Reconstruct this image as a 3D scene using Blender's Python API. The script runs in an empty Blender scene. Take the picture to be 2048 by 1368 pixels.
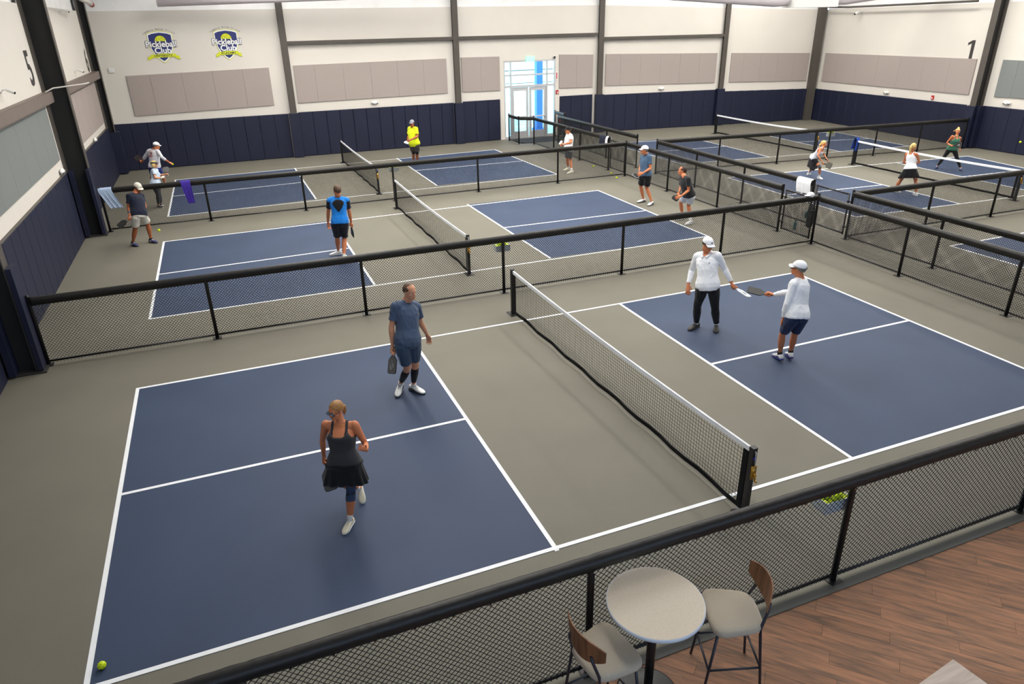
import bpy, math, random
import numpy as np
from mathutils import Vector, Matrix, noise
random.seed(7)
SC = bpy.context.scene
COL = SC.collection

# ---------------------------------------------------------------- camera, world, lights, exposure
CAM = {'loc': [1.9421, -5.4269, 5.2831], 'yaw': 0.3778, 'pitch': 0.43104, 'roll': -0.01999, 'f': 1397.88}
cd = bpy.data.cameras.new('camera'); cam = bpy.data.objects.new('camera', cd); COL.objects.link(cam)
_y, _p, _r = CAM['yaw'], CAM['pitch'], CAM['roll']
_f = Vector((math.sin(_y)*math.cos(_p), math.cos(_y)*math.cos(_p), -math.sin(_p)))
_rt = Vector((math.cos(_y), -math.sin(_y), 0)); _up = _rt.cross(_f)
_R = _rt*math.cos(_r) + _up*math.sin(_r); _U = -_rt*math.sin(_r) + _up*math.cos(_r)
cam.matrix_world = Matrix(((_R.x, _U.x, -_f.x, CAM['loc'][0]), (_R.y, _U.y, -_f.y, CAM['loc'][1]), (_R.z, _U.z, -_f.z, CAM['loc'][2]), (0, 0, 0, 1)))
cd.sensor_fit = 'HORIZONTAL'; cd.sensor_width = 36.0; cd.lens = CAM['f']*36.0/2048
cd.clip_start = 0.05; cd.clip_end = 400
SC.camera = cam
SC.view_settings.view_transform = 'Standard'; SC.view_settings.look = 'None'
SC.view_settings.gamma = 1.0; SC.view_settings.exposure = 0.0
try: SC.view_settings.use_curve_mapping = False
except Exception: pass
w = bpy.data.worlds.new('world'); SC.world = w; w.use_nodes = True
bg = w.node_tree.nodes['Background']; bg.inputs['Color'].default_value = (0.72, 0.88, 1.0, 1); bg.inputs['Strength'].default_value = 6.0
SC.cycles.max_bounces = 6; SC.cycles.diffuse_bounces = 3; SC.cycles.glossy_bounces = 2
SC.cycles.transmission_bounces = 4; SC.cycles.transparent_max_bounces = 8
SC.cycles.caustics_reflective = False; SC.cycles.caustics_refractive = False
SC.cycles.use_denoising = True

def area(name, loc, rot, sx, sy, power, col):
    d = bpy.data.lights.new(name, 'AREA'); d.shape = 'RECTANGLE'; d.size = sx; d.size_y = sy
    d.energy = power; d.color = col
    o = bpy.data.objects.new(name, d); COL.objects.link(o); o.location = loc; o.rotation_euler = rot
    return o
# the hall's rows of linear high-bay lamps, under the roof and out of frame
for ix_, lx in enumerate((4.6, 11.0, 20.5, 27.5)):
    for iy_, ly in enumerate((1.5, 8.0, 14.5, 21.5)):
        area('high_bay_lamp', (lx, ly, 8.3), (0, 0, 0), 0.8, 5.0, (120, 265, 285, 285)[iy_], (1.0, 0.955, 0.88))
# added upward fill lights, no fixtures of the hall, bounced off the roof insulation
for ix_, lx in enumerate((5.5, 15.0, 25.0)):
    for iy_, ly in enumerate((3.0, 12.0, 21.0)):
        area('fill_uplight', (lx, ly, 8.4), (math.pi, 0, 0), 5.0, 5.0, (220, 470, 490)[iy_], (1.0, 0.97, 0.93))
# lamps over the lounge side and the bluish daylight from the windows behind the gallery
area('gallery_window_light', (6.0, -8.8, 2.6), (math.radians(90), 0, 0), 14.0, 3.0, 300, (0.42, 0.66, 1.0))

# measured positions of wall features, joints and held things, in metres
M = {"far_panels":[[["a",1.008,3.593],["a",6.371,3.693],["a",6.302,2.214],["a",0.979,2.101],5],[["a",7.345,3.734],["a",14.057,3.775],["a",14.041,2.298],["a",7.296,2.239],6],[["a",14.775,3.792],["a",16.668,3.771],["a",16.626,2.278],["a",14.748,2.306],2],[["a",19.724,3.758],["a",21.607,3.697],["a",21.602,2.194],["a",19.795,2.235],2],[["b",0.511,3.7],["b",6.635,3.576],["b",6.656,2.151],["b",0.543,2.236],6],[["b",7.442,3.554],["b",12.127,3.425],["b",12.13,2.05],["b",7.502,2.144],5]],"right_panels":[[["a",0.391,3.418],["a",9.536,3.478],["a",9.516,2.079],["a",0.497,2.032],7],[["b",0.551,3.494],["b",2.546,3.48],["b",2.942,2.142],["b",0.928,2.089],3]],"far_cols":[["a",7.062,4.151],["a",14.505,4.117],["b",0.202,3.89],["b",6.963,3.71]],"far_corner":["b",12.778,3.555],"right_col":[["a",9.72,1.715],["b",0.29,1.661]],"logos":[["a",2.468,4.627],["a",4.88,4.651]],"far_em":[["a",10.614,2.073],["b",3.625,1.974]],"right_em":[["a",5.061,1.808],["b",1.34,1.892]],"right_alarm":["a",7.742,1.808],"one":[["a",9.016,4.195],["a",9.182,3.464]],"left_em":[[22.39,1.878],[15.841,1.96]],"cctv":[[12.431,4.16],[22.314,5.81],[22.189,4.062]],"five":[[15.732,4.766],[15.763,3.995],[15.779,4.405]],"six":[[27.307,4.589],[26.902,3.827],[27.104,4.208]],"pads":[["a",0.728,1.619],["a",14.505,1.877],["a",14.727,1.887],["a",16.614,1.85],["a",19.799,1.863],["a",21.672,1.812],["b",0.157,1.801],["b",12.809,1.59]],"walltop":[["a",0.605,5.785],["a",7.045,5.879],["a",14.443,5.954],["b",0.115,5.903],["b",6.885,5.749],["b",12.536,5.439]],"switch":["a",0.536,3.812],"paddles":{"p1":["R",[2.418,1.698,0.678],[2.422,1.472,0.424]],"p2":["R",[3.773,3.98,0.838],[3.685,3.844,0.54]],"p3":["L",[9.944,3.965,0.907],[10.046,3.658,0.802]],"p4":["R",[9.966,3.138,1.042],[9.726,3.374,1.093]],"p5":["R",[4.559,11.769,0.759],[4.575,11.889,0.441]],"p6":["R",[-0.598,14.62,0.851],[-0.88,14.54,0.678]],"p7":["L",[-0.875,23.38,0.896],[-1.023,23.629,1.075]],"p8":["L",[0.133,19.964,0.954],[0.094,20.239,1.151]],"p9":["R",[8.817,22.722,1.013],[8.661,22.426,0.95]],"p10":["L",[13.486,18.24,1.145],[13.538,18.575,1.165]],"p11":["R",[13.588,13.048,0.991],[13.288,12.894,0.948]],"p12":["R",[13.34,10.65,0.849],[13.074,10.457,0.763]],"p13":["R",[20.96,13.152,0.627],[20.992,12.817,0.579]],"p15":["R",[26.094,12.415,0.933],[26.109,12.083,1.003]]},"hands":{"p1L":[2.771,1.128,1.112],"p2L":[4.42,4.387,0.769],"p3R":[9.294,4.414,0.808],"p4L":[9.772,2.544,0.814],"p5L":[4.012,11.856,0.794],"p6L":[-0.245,15.071,0.903],"p7R":[0.142,22.648,0.87],"p8R":[0.035,19.455,0.974],"p9L":[8.797,22.305,1.081],"p10R":[13.828,19.005,0.982],"p11L":[13.432,12.76,1.029],"p12L":[13.128,10.32,0.872],"p13L":[21.395,13.397,0.648],"p14L":[22.187,10.887,0.908],"p14R":[22.136,10.616,0.954],"p15L":[26.521,12.388,0.751]},"poses":{"p1":{"h":1.575,"J":{"P":[2.598,1.403,0.808],"N":[2.628,1.501,1.269],"H":[2.593,1.503,1.431],"SL":[2.763,1.425,1.244],"SR":[2.472,1.568,1.243],"EL":[2.852,1.389,0.99],"ER":[2.417,1.662,0.995],"WL":[2.825,1.167,1.052],"WR":[2.407,1.697,0.767],"HL":[2.672,1.362,0.797],"HR":[2.525,1.433,0.774],"KL":[2.624,1.386,0.437],"KR":[2.543,1.578,0.422],"AL":[2.56,1.315,0.07],"AR":[2.765,1.742,0.172],"TL":[2.446,1.158,0.02],"TR":[2.767,1.641,0.03]},"f":[-0.436,-0.9]},"p2":{"h":1.887,"J":{"P":[3.99,3.945,0.98],"N":[4.063,4.151,1.513],"H":[4.121,4.098,1.695],"SL":[4.226,4.196,1.401],"SR":[3.882,4.062,1.512],"EL":[4.29,4.284,1.095],"ER":[3.788,4.031,1.202],"WL":[4.394,4.373,0.854],"WR":[3.77,3.996,0.927],"HL":[4.08,3.955,0.94],"HR":[3.895,3.909,0.952],"KL":[4.102,4.058,0.506],"KR":[3.962,3.995,0.506],"AL":[4.073,4.186,0.09],"AR":[3.878,4.234,0.136],"TL":[4.204,3.98,0.021],"TR":[3.767,4.042,0.03]},"f":[0.311,-0.95]},"p3":{"h":1.849,"J":{"P":[9.503,4.134,0.941],"N":[9.555,4.314,1.478],"H":[9.517,4.266,1.663],"SL":[9.645,4.138,1.477],"SR":[9.47,4.462,1.399],"EL":[9.817,4.116,1.21],"ER":[9.448,4.563,1.098],"WL":[9.908,4.005,0.979],"WR":[9.321,4.456,0.883],"HL":[9.575,4.066,0.906],"HR":[9.42,4.18,0.904],"KL":[9.724,4.152,0.495],"KR":[9.469,4.326,0.495],"AL":[9.864,4.225,0.084],"AR":[9.554,4.418,0.081],"TL":[9.725,4.047,0.026],"TR":[9.334,4.346,0.023]},"f":[-0.689,-0.725]},"p4":{"h":1.85,"J":{"P":[9.923,2.4,0.956],"N":[10.027,2.562,1.495],"H":[9.969,2.571,1.68],"SL":[9.839,2.489,1.469],"SR":[10.184,2.631,1.407],"EL":[9.731,2.45,1.161],"ER":[10.095,2.827,1.172],"WL":[9.764,2.513,0.898],"WR":[9.995,3.055,1.061],"HL":[9.825,2.389,0.921],"HR":[10.013,2.387,0.917],"KL":[9.893,2.613,0.535],"KR":[10.086,2.544,0.519],"AL":[9.999,2.708,0.116],"AR":[10.192,2.672,0.127],"TL":[10.06,2.905,0.016],"TR":[10.295,2.848,0.023]},"f":[-0.171,0.985]},"p5":{"h":1.905,"J":{"P":[4.25,11.51,0.931],"N":[4.29,11.635,1.507],"H":[4.282,11.557,1.691],"SL":[4.098,11.65,1.452],"SR":[4.48,11.59,1.426],"EL":[4.038,11.752,1.148],"ER":[4.525,11.647,1.106],"WL":[4.012,11.843,0.883],"WR":[4.555,11.74,0.844],"HL":[4.153,11.518,0.894],"HR":[4.341,11.485,0.887],"KL":[4.172,11.733,0.49],"KR":[4.339,11.687,0.478],"AL":[4.188,11.942,0.093],"AR":[4.245,11.48,0.09],"TL":[3.951,11.942,0.023],"TR":[4.319,11.707,0.023]},"f":[0.131,0.991]},"p6":{"h":1.823,"J":{"P":[-0.395,14.869,0.872],"N":[-0.387,15.118,1.359],"H":[-0.291,15.208,1.498],"SL":[-0.27,15.238,1.269],"SR":[-0.504,14.962,1.36],"EL":[-0.261,15.41,1.007],"ER":[-0.58,14.909,1.056],"WL":[-0.231,15.154,0.935],"WR":[-0.576,14.686,0.908],"HL":[-0.315,14.91,0.842],"HR":[-0.469,14.805,0.853],"KL":[-0.269,15.198,0.541],"KR":[-0.567,15.013,0.48],"AL":[-0.283,15.26,0.097],"AR":[-0.716,15.142,0.089],"TL":[-0.129,15.086,0.015],"TR":[-0.601,14.948,0.024]},"f":[0.599,-0.801]},"p7":{"h":1.885,"J":{"P":[-0.425,22.739,0.796],"N":[-0.338,22.877,1.357],"H":[-0.215,22.803,1.493],"SL":[-0.499,22.993,1.307],"SR":[-0.218,22.729,1.306],"EL":[-0.701,23.126,1.091],"ER":[-0.096,22.504,1.109],"WL":[-0.819,23.33,0.945],"WR":[0.076,22.615,0.922],"HL":[-0.518,22.776,0.758],"HR":[-0.343,22.683,0.758],"KL":[-0.598,23.111,0.464],"KR":[-0.256,22.986,0.437],"AL":[-0.705,23.325,0.091],"AR":[-0.252,23.248,0.083],"TL":[-0.496,23.433,0.023],"TR":[-0.192,23.478,0.023]},"f":[0.576,0.818]},"p8":{"h":1.621,"J":{"P":[-0.229,19.376,0.798],"N":[-0.178,19.586,1.23],"H":[-0.143,19.525,1.385],"SL":[-0.139,19.733,1.151],"SR":[-0.202,19.411,1.204],"EL":[-0.194,19.941,0.973],"ER":[-0.184,19.215,1.007],"WL":[0.044,19.958,0.963],"WR":[-0.027,19.39,0.968],"HL":[-0.213,19.452,0.764],"HR":[-0.249,19.287,0.792],"KL":[-0.211,19.609,0.411],"KR":[-0.235,19.438,0.432],"AL":[-0.236,19.801,0.085],"AR":[-0.299,19.589,0.088],"TL":[-0.168,19.983,0.015],"TR":[-0.162,19.441,0.017]},"f":[0.985,0.174]},"p9":{"h":1.936,"J":{"P":[9.064,22.659,0.887],"N":[9.058,22.756,1.495],"H":[9.022,22.659,1.67],"SL":[9.149,22.572,1.47],"SR":[8.984,22.934,1.447],"EL":[9.143,22.399,1.187],"ER":[8.942,23.051,1.137],"WL":[8.882,22.319,1.107],"WR":[8.836,22.803,1.047],"HL":[9.118,22.568,0.85],"HR":[9.009,22.734,0.826],"KL":[9.172,22.793,0.457],"KR":[9.076,23.0,0.444],"AL":[9.229,23.035,0.086],"AR":[9.124,23.284,0.083],"TL":[9.069,22.846,0.018],"TR":[8.969,23.103,0.033]},"f":[-0.757,-0.654]},"p10":{"h":1.837,"J":{"P":[13.91,18.588,0.858],"N":[13.96,18.669,1.416],"H":[13.864,18.594,1.565],"SL":[13.928,18.478,1.386],"SR":[13.98,18.848,1.337],"EL":[13.84,18.27,1.166],"ER":[14.16,18.97,1.108],"WL":[13.574,18.248,1.128],"WR":[13.912,19.013,1.012],"HL":[13.908,18.49,0.827],"HR":[13.906,18.679,0.815],"KL":[14.04,18.694,0.454],"KR":[13.999,18.881,0.442],"AL":[13.989,18.463,0.105],"AR":[14.136,19.061,0.081],"TL":[13.768,18.416,0.02],"TR":[13.908,19.005,0.019]},"f":[-0.948,0.319]},"p11":{"h":1.929,"J":{"P":[13.727,12.974,0.931],"N":[13.774,13.073,1.512],"H":[13.667,13.024,1.677],"SL":[13.773,12.867,1.484],"SR":[13.775,13.259,1.426],"EL":[13.781,12.798,1.154],"ER":[13.773,13.346,1.106],"WL":[13.518,12.762,1.055],"WR":[13.61,13.13,1.02],"HL":[13.748,12.87,0.905],"HR":[13.699,13.066,0.884],"KL":[13.871,13.08,0.513],"KR":[13.811,13.329,0.52],"AL":[13.987,12.928,0.098],"AR":[13.942,13.342,0.085],"TL":[13.78,12.802,0.021],"TR":[13.705,13.312,0.026]},"f":[-0.999,-0.036]},"p12":{"h":1.843,"J":{"P":[13.614,10.55,0.826],"N":[13.433,10.572,1.342],"H":[13.447,10.713,1.474],"SL":[13.424,10.379,1.317],"SR":[13.462,10.748,1.249],"EL":[13.458,10.37,1.001],"ER":[13.572,10.885,0.985],"WL":[13.215,10.318,0.894],"WR":[13.393,10.701,0.901],"HL":[13.631,10.451,0.818],"HR":[13.613,10.647,0.79],"KL":[13.749,10.706,0.491],"KR":[13.684,10.99,0.513],"AL":[13.741,10.534,0.08],"AR":[13.805,11.032,0.091],"TL":[13.515,10.472,0.021],"TR":[13.581,11.036,0.025]},"f":[-0.994,0.107]},"p13":{"h":1.654,"J":{"P":[21.117,13.794,0.718],"N":[21.127,13.479,1.093],"H":[21.233,13.546,1.213],"SL":[21.25,13.583,0.995],"SR":[20.976,13.404,1.081],"EL":[21.442,13.683,0.811],"ER":[20.804,13.312,0.876],"WL":[21.408,13.475,0.691],"WR":[20.915,13.193,0.693],"HL":[21.184,13.856,0.708],"HR":[21.043,13.756,0.698],"KL":[21.357,13.97,0.372],"KR":[21.15,13.473,0.439],"AL":[21.414,14.227,0.088],"AR":[21.275,13.57,0.085],"TL":[21.6,14.295,0.015],"TR":[21.269,13.363,0.017]},"f":[0.641,-0.768]},"p14":{"h":1.719,"J":{"P":[21.774,10.425,0.82],"N":[21.815,10.526,1.329],"H":[21.779,10.491,1.502],"SL":[21.803,10.691,1.241],"SR":[21.802,10.349,1.283],"EL":[21.872,10.792,0.972],"ER":[21.977,10.333,1.045],"WL":[22.105,10.853,0.895],"WR":[22.102,10.533,0.955],"HL":[21.744,10.501,0.781],"HR":[21.799,10.34,0.798],"KL":[21.829,10.724,0.444],"KR":[22.046,10.369,0.47],"AL":[21.859,10.908,0.085],"AR":[22.023,10.23,0.08],"TL":[21.981,10.732,0.021],"TR":[22.1,10.431,0.021]},"f":[0.878,0.479]},"p15":{"h":1.613,"J":{"P":[26.401,12.618,0.756],"N":[26.356,12.528,1.228],"H":[26.41,12.563,1.384],"SL":[26.509,12.491,1.16],"SR":[26.2,12.577,1.224],"EL":[26.675,12.587,0.96],"ER":[26.194,12.716,0.984],"WL":[26.555,12.444,0.813],"WR":[26.095,12.504,0.945],"HL":[26.465,12.569,0.733],"HR":[26.343,12.675,0.73],"KL":[26.613,12.461,0.397],"KR":[26.398,12.873,0.403],"AL":[26.8,12.404,0.076],"AR":[26.434,13.059,0.068],"TL":[26.683,12.238,0.018],"TR":[26.249,12.982,0.025]},"f":[-0.691,-0.723]}},"A":{"F":[[-0.032,6.172],None,[8.9,6.079],[13.388,6.103]],"Mid":[[0.031,3.088],[4.531,2.995],[8.899,3.01],[13.269,3.077]],"Nn":[[-0.002,0.014],[4.56,-0.038],[8.847,0.036],None]},"basket":[[6.87,-1.4,0.97],[6.67,7.84,1.14],[6.65,17.32,1.08],[24.26,16.2,1.01]]}

# ---------------------------------------------------------------- materials
MATS = {}
def mat(name, col, rough=0.6, metal=0.0, noise_amt=0.0, noise_scale=20.0, bump=0.0, bump_scale=60.0, spec=0.5, trans=0.0, emit=0.0, sss=0.0, sheen=0.0, coords='Object'):
    if name in MATS: return MATS[name]
    m = bpy.data.materials.new(name); m.use_nodes = True
    nt = m.node_tree; b = nt.nodes['Principled BSDF']
    b.inputs['Base Color'].default_value = (*col, 1); b.inputs['Roughness'].default_value = rough
    b.inputs['Metallic'].default_value = metal; b.inputs['Specular IOR Level'].default_value = spec
    if trans: b.inputs['Transmission Weight'].default_value = trans; b.inputs['IOR'].default_value = 1.05
    if emit: b.inputs['Emission Color'].default_value = (*col, 1); b.inputs['Emission Strength'].default_value = emit
    if sheen: b.inputs['Sheen Weight'].default_value = sheen
    if noise_amt or bump:
        tc = nt.nodes.new('ShaderNodeTexCoord')
    if noise_amt:
        n = nt.nodes.new('ShaderNodeTexNoise'); n.inputs['Scale'].default_value = noise_scale; n.inputs['Detail'].default_value = 4
        nt.links.new(tc.outputs[coords], n.inputs['Vector'])
        mr = nt.nodes.new('ShaderNodeMapRange'); mr.inputs['From Min'].default_value = .3; mr.inputs['From Max'].default_value = .7
        mr.inputs['To Min'].default_value = 1-noise_amt; mr.inputs['To Max'].default_value = 1+noise_amt
        nt.links.new(n.outputs['Fac'], mr.inputs['Value'])
        mx = nt.nodes.new('ShaderNodeVectorMath'); mx.operation = 'SCALE'; mx.inputs[0].default_value = col
        nt.links.new(mr.outputs['Result'], mx.inputs['Scale']); nt.links.new(mx.outputs['Vector'], b.inputs['Base Color'])
    if bump:
        n2 = nt.nodes.new('ShaderNodeTexNoise'); n2.inputs['Scale'].default_value = bump_scale; n2.inputs['Detail'].default_value = 5
        nt.links.new(tc.outputs[coords], n2.inputs['Vector'])
        bp = nt.nodes.new('ShaderNodeBump'); bp.inputs['Strength'].default_value = bump; bp.inputs['Distance'].default_value = 0.01
        nt.links.new(n2.outputs['Fac'], bp.inputs['Height']); nt.links.new(bp.outputs['Normal'], b.inputs['Normal'])
    MATS[name] = m; return m
def s2l(r, g, b):
    f = lambda c: (c/255/12.92) if c/255 <= .04045 else ((c/255+.055)/1.055)**2.4
    return (f(r), f(g), f(b))
M_court = mat('court_grey', s2l(140,135,118), .62, noise_amt=.05, noise_scale=.6, bump=.25, bump_scale=220, spec=.35, coords='Generated')
M_floor = mat('grey_acrylic_floor', s2l(117,114,103), .68, noise_amt=.06, noise_scale=.7, bump=.2, bump_scale=160, spec=.25)
M_blue = mat('blue_acrylic_court', s2l(60,73,98), .62, noise_amt=.08, noise_scale=.8, bump=.2, bump_scale=160, spec=.25)
M_line = mat('white_court_line', s2l(243,246,250), .6, spec=.3, noise_amt=.03, noise_scale=6)
M_wall = mat('cream_wall', s2l(222,217,209), .85, noise_amt=.02, noise_scale=.8, bump=.05, bump_scale=40, spec=.2)
M_insul = mat('white_roof_insulation', s2l(246,246,246), .6, noise_amt=.05, noise_scale=1.5, bump=1.0, bump_scale=2.5, spec=.3)
M_pad = mat('navy_vinyl_pad', s2l(25,30,54), .55, noise_amt=.08, noise_scale=3, bump=.1, bump_scale=12, spec=.4)
M_acb = mat('beige_acoustic_felt', s2l(170,159,154), .95, noise_amt=.03, noise_scale=40, bump=.2, bump_scale=300, spec=.1)
M_acg = mat('grey_acoustic_felt', s2l(130,135,134), .95, noise_amt=.03, noise_scale=40, bump=.2, bump_scale=300, spec=.1)
M_steel = mat('dark_bronze_steel', s2l(84,79,74), .5, spec=.4, noise_amt=.04, noise_scale=4)
M_steeld = mat('dark_column_steel', s2l(58,57,56), .55, spec=.4, noise_amt=.05, noise_scale=4)
M_girt = mat('taupe_girt_steel', s2l(120,108,102), .55, spec=.4, noise_amt=.04, noise_scale=3)
M_black = mat('black_powder_coat', s2l(22,22,24), .38, spec=.5)
M_wire = mat('black_vinyl_wire', s2l(24,24,25), .5, spec=.4)
M_vinyl = mat('black_vinyl_padding', s2l(30,28,26), .46, spec=.38, bump=.5, bump_scale=14, noise_amt=.08, noise_scale=8)
M_tape = mat('white_net_tape', s2l(242,246,253), .7, noise_amt=.03, noise_scale=12)
M_cord = mat('black_net_cord', s2l(20,22,24), .8, spec=.2)
M_brass = mat('brass', s2l(196,150,60), .28, metal=.9)
M_chrome = mat('chrome', s2l(190,190,195), .2, metal=1)
M_alu = mat('clear_anodised_aluminium', s2l(205,207,210), .4, metal=.3, noise_amt=.02, noise_scale=8)
M_white = mat('white_plastic', s2l(232,232,228), .45)
M_red = mat('red_plastic', s2l(190,30,32), .4)
M_glass = mat('door_glass', (.92,.97,1.0), .02, trans=1.0, spec=.5)
M_num = mat('charcoal_vinyl_print', s2l(58,54,52), .6)
M_navyp = mat('navy_print', s2l(38,48,112), .5)
M_lime = mat('lime_print', s2l(214,222,30), .5)
M_wprint = mat('white_print', s2l(245,246,248), .5)
M_dprint = mat('dark_print', s2l(30,34,60), .5)
M_ball = mat('yellow_green_ball', s2l(214,236,16), .45, spec=.4)
M_hole = mat('ball_hole_shadow', s2l(96,108,8), .8)
M_duct = mat('pale_lilac_fabric_duct', s2l(226,218,224), .8, noise_amt=.03, noise_scale=4, bump=.2, bump_scale=30)
M_mat = mat('black_entry_mat', s2l(34,38,46), .9, bump=.4, bump_scale=200)
M_green = mat('exit_sign_green', (.30,.80,.50), .4, emit=.9)
M_clear = mat('clear_tray_plastic', s2l(205,212,216), .25, noise_amt=.02, noise_scale=20)
M_pipe = mat('painted_sprinkler_pipe', s2l(205,200,196), .5, noise_amt=.05, noise_scale=5)
M_rust = mat('red_oxide_fitting', s2l(140,52,44), .6)
M_post = mat('outdoor_blue_post', s2l(60,120,200), .6)
M_outg = mat('outdoor_turquoise_court', s2l(150,205,214), .8, noise_amt=.06, noise_scale=.4)
M_outl = mat('outdoor_white_line', s2l(235,240,244), .8)

# ---------------------------------------------------------------- mesh helpers
ORG = {}
def V3(p): return np.array(p, float)
class MB:
    def __init__(s): s.v = []; s.f = []
    def add(s, vs, fs):
        o = len(s.v); s.v.extend([tuple(map(float, p)) for p in vs]); s.f.extend([tuple(i+o for i in f) for f in fs]); return s
    def hexa(s, c8):
        return s.add(c8, [(0,3,2,1),(4,5,6,7),(0,1,5,4),(1,2,6,5),(2,3,7,6),(3,0,4,7)])
    def box(s, x0, x1, y0, y1, z0, z1):
        return s.hexa([(x0,y0,z0),(x1,y0,z0),(x1,y1,z0),(x0,y1,z0),(x0,y0,z1),(x1,y0,z1),(x1,y1,z1),(x0,y1,z1)])
    def obox(s, c, X, Y, Z, hx, hy, hz):
        c, X, Y, Z = map(V3, (c, X, Y, Z)); r = []
        for k in (-1, 1):
            for (i, j) in ((-1,-1),(1,-1),(1,1),(-1,1)): r.append(c+X*i*hx+Y*j*hy+Z*k*hz)
        return s.hexa(r)
    def loft(s, rings, closed=True, cap=True):
        n = len(rings[0]); o = len(s.v)
        for r in rings: s.v.extend([tuple(map(float, p)) for p in r])
        for k in range(len(rings)-1):
            a, b = o+k*n, o+(k+1)*n
            for i in range(n if closed else n-1):
                j = (i+1) % n; s.f.append((a+i, a+j, b+j, b+i))
        if cap and closed:
            for (base, rev, ring) in ((o, True, rings[0]), (o+(len(rings)-1)*n, False, rings[-1])):
                ci = len(s.v); s.v.append(tuple(map(float, np.mean(np.array(ring, float), 0))))
                for i in range(n):
                    j = (i+1) % n
                    s.f.append((ci, base+j, base+i) if rev else (ci, base+i, base+j))
        return s
    def tube(s, pts, rad, n=10, ref=(0,0,1), flat=None, cap=True):
        pts = [V3(p) for p in pts]; m = len(pts)
        if not hasattr(rad, '__len__'): rad = [rad]*m
        rings = []; ref = V3(ref)
        for i, p in enumerate(pts):
            t = pts[min(i+1, m-1)]-pts[max(i-1, 0)]; t = t/(np.linalg.norm(t)+1e-9)
            u = ref-t*(ref@t)
            if np.linalg.norm(u) < .05: u = np.array([1., .1, .05]); u = u-t*(u@t)
            u /= np.linalg.norm(u); v = np.cross(t, u)
            ra = rad[i]; ra, rb = (ra, ra) if not hasattr(ra, '__len__') else ra
            rings.append([p+u*ra*math.cos(a)+v*rb*math.sin(a) for a in (2*math.pi*k/n for k in range(n))])
        return s.loft(rings, cap=cap)
    def ell(s, c, X, Y, Z, rx, ry, rz, n=14, m=9):
        c, X, Y, Z = map(V3, (c, X, Y, Z)); rings = []
        for j in range(1, m):
            ph = math.pi*j/m; rings.append([c+X*rx*math.sin(ph)*math.cos(a)+Y*ry*math.sin(ph)*math.sin(a)-Z*rz*math.cos(ph) for a in (2*math.pi*k/n for k in range(n))])
        o = len(s.v); s.loft(rings, cap=False)
        b = len(s.v); s.v.append(tuple(c-Z*rz)); s.v.append(tuple(c+Z*rz))
        for i in range(n):
            j = (i+1) % n; s.f.append((b, o+j, o+i)); k = o+(m-2)*n; s.f.append((b+1, k+i, k+j))
        return s
    def disc(s, c, X, Y, Z, r, h, n=24, r2=None):
        c, X, Y, Z = map(V3, (c, X, Y, Z)); r2 = r if r2 is None else r2
        return s.loft([[c+(X*math.cos(a)+Y*math.sin(a))*rr+Z*hh for a in (2*math.pi*k/n for k in range(n))] for rr, hh in ((r, 0), (r2, h))])
    def plate(s, outline, X, Y, Z, c, h):
        c, X, Y, Z = map(V3, (c, X, Y, Z)); n = len(outline); o = len(s.v)
        for hh in (0, h):
            s.v.extend([tuple(c+X*a+Y*b+Z*hh) for a, b in outline])
        s.f.append(tuple(o+i for i in reversed(range(n)))); s.f.append(tuple(o+n+i for i in range(n)))
        for i in range(n):
            j = (i+1) % n; s.f.append((o+i, o+j, o+n+j, o+n+i))
        return s
    def mesh(s, name, m, smooth=False, org=None):
        me = bpy.data.meshes.new(name)
        vs = s.v if org is None else [(x-org[0], y-org[1], z-org[2]) for x, y, z in s.v]
        me.from_pydata(vs, [], s.f); me.update()
        if m is not None:
            for mm in (m if isinstance(m, (list, tuple)) else [m]): me.materials.append(mm)
        if smooth: me.polygons.foreach_set('use_smooth', [True]*len(me.polygons))
        return me
    def build(s, name, m, parent=None, smooth=False):
        org = ORG.get(parent.name, (0,0,0)) if parent is not None else (0,0,0)
        me = s.mesh(name, m, smooth, org)
        o = bpy.data.objects.new(name, me); COL.objects.link(o)
        if parent is not None: o.parent = parent
        ORG[o.name] = org
        return o
def tag(o, label=None, cat=None, group=None, kind=None):
    if label: o['label'] = label
    if cat: o['category'] = cat
    if group: o['group'] = group
    if kind: o['kind'] = kind
    return o
def empty(name, loc, label=None, cat=None, group=None, kind=None, rz=0):
    o = bpy.data.objects.new(name, None); COL.objects.link(o); o.location = loc; o.rotation_euler = (0,0,rz)
    o.empty_display_size = .1; ORG[o.name] = tuple(loc) if not rz else (0,0,0)
    return tag(o, label, cat, group, kind)
def bake(o, mods):
    for kind, kw in mods:
        m = o.modifiers.new(kind.lower(), kind)
        for k, v in kw.items(): setattr(m, k, v)
    dg = bpy.context.evaluated_depsgraph_get(); dg.update()
    me = bpy.data.meshes.new_from_object(o.evaluated_get(dg)); old = o.data
    o.modifiers.clear(); mats = list(old.materials); o.data = me
    if not me.materials:
        for m_ in mats: me.materials.append(m_)
    me.polygons.foreach_set('use_smooth', [True]*len(me.polygons))
    me.name = o.name; bpy.data.meshes.remove(old)
    return o
def wrinkle(o, amp, sc, seed=0, stretch=(1,1,1)):
    me = o.data; n = len(me.vertices); co = np.empty(n*3); me.vertices.foreach_get('co', co); co = co.reshape(-1,3)
    nr = np.array([v.normal[:] for v in me.vertices])
    d = []
    for p in co:
        q = Vector((p[0]*sc*stretch[0]+seed, p[1]*sc*stretch[1], p[2]*sc*stretch[2]*.75+p[0]*sc*.4))
        a = noise.noise(q*.9+Vector((0,0,p[0]*2.5))); r_ = 1-min(1, abs(noise.noise(q*1.05+Vector((3.1,7.7,1.3))))*4.5)
        d.append(a*.8+r_*.75-.2+.25*noise.noise(q*3.1))
    d = np.array(d); co += nr*(d*amp)[:, None]; me.vertices.foreach_set('co', co.ravel()); me.update()
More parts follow.
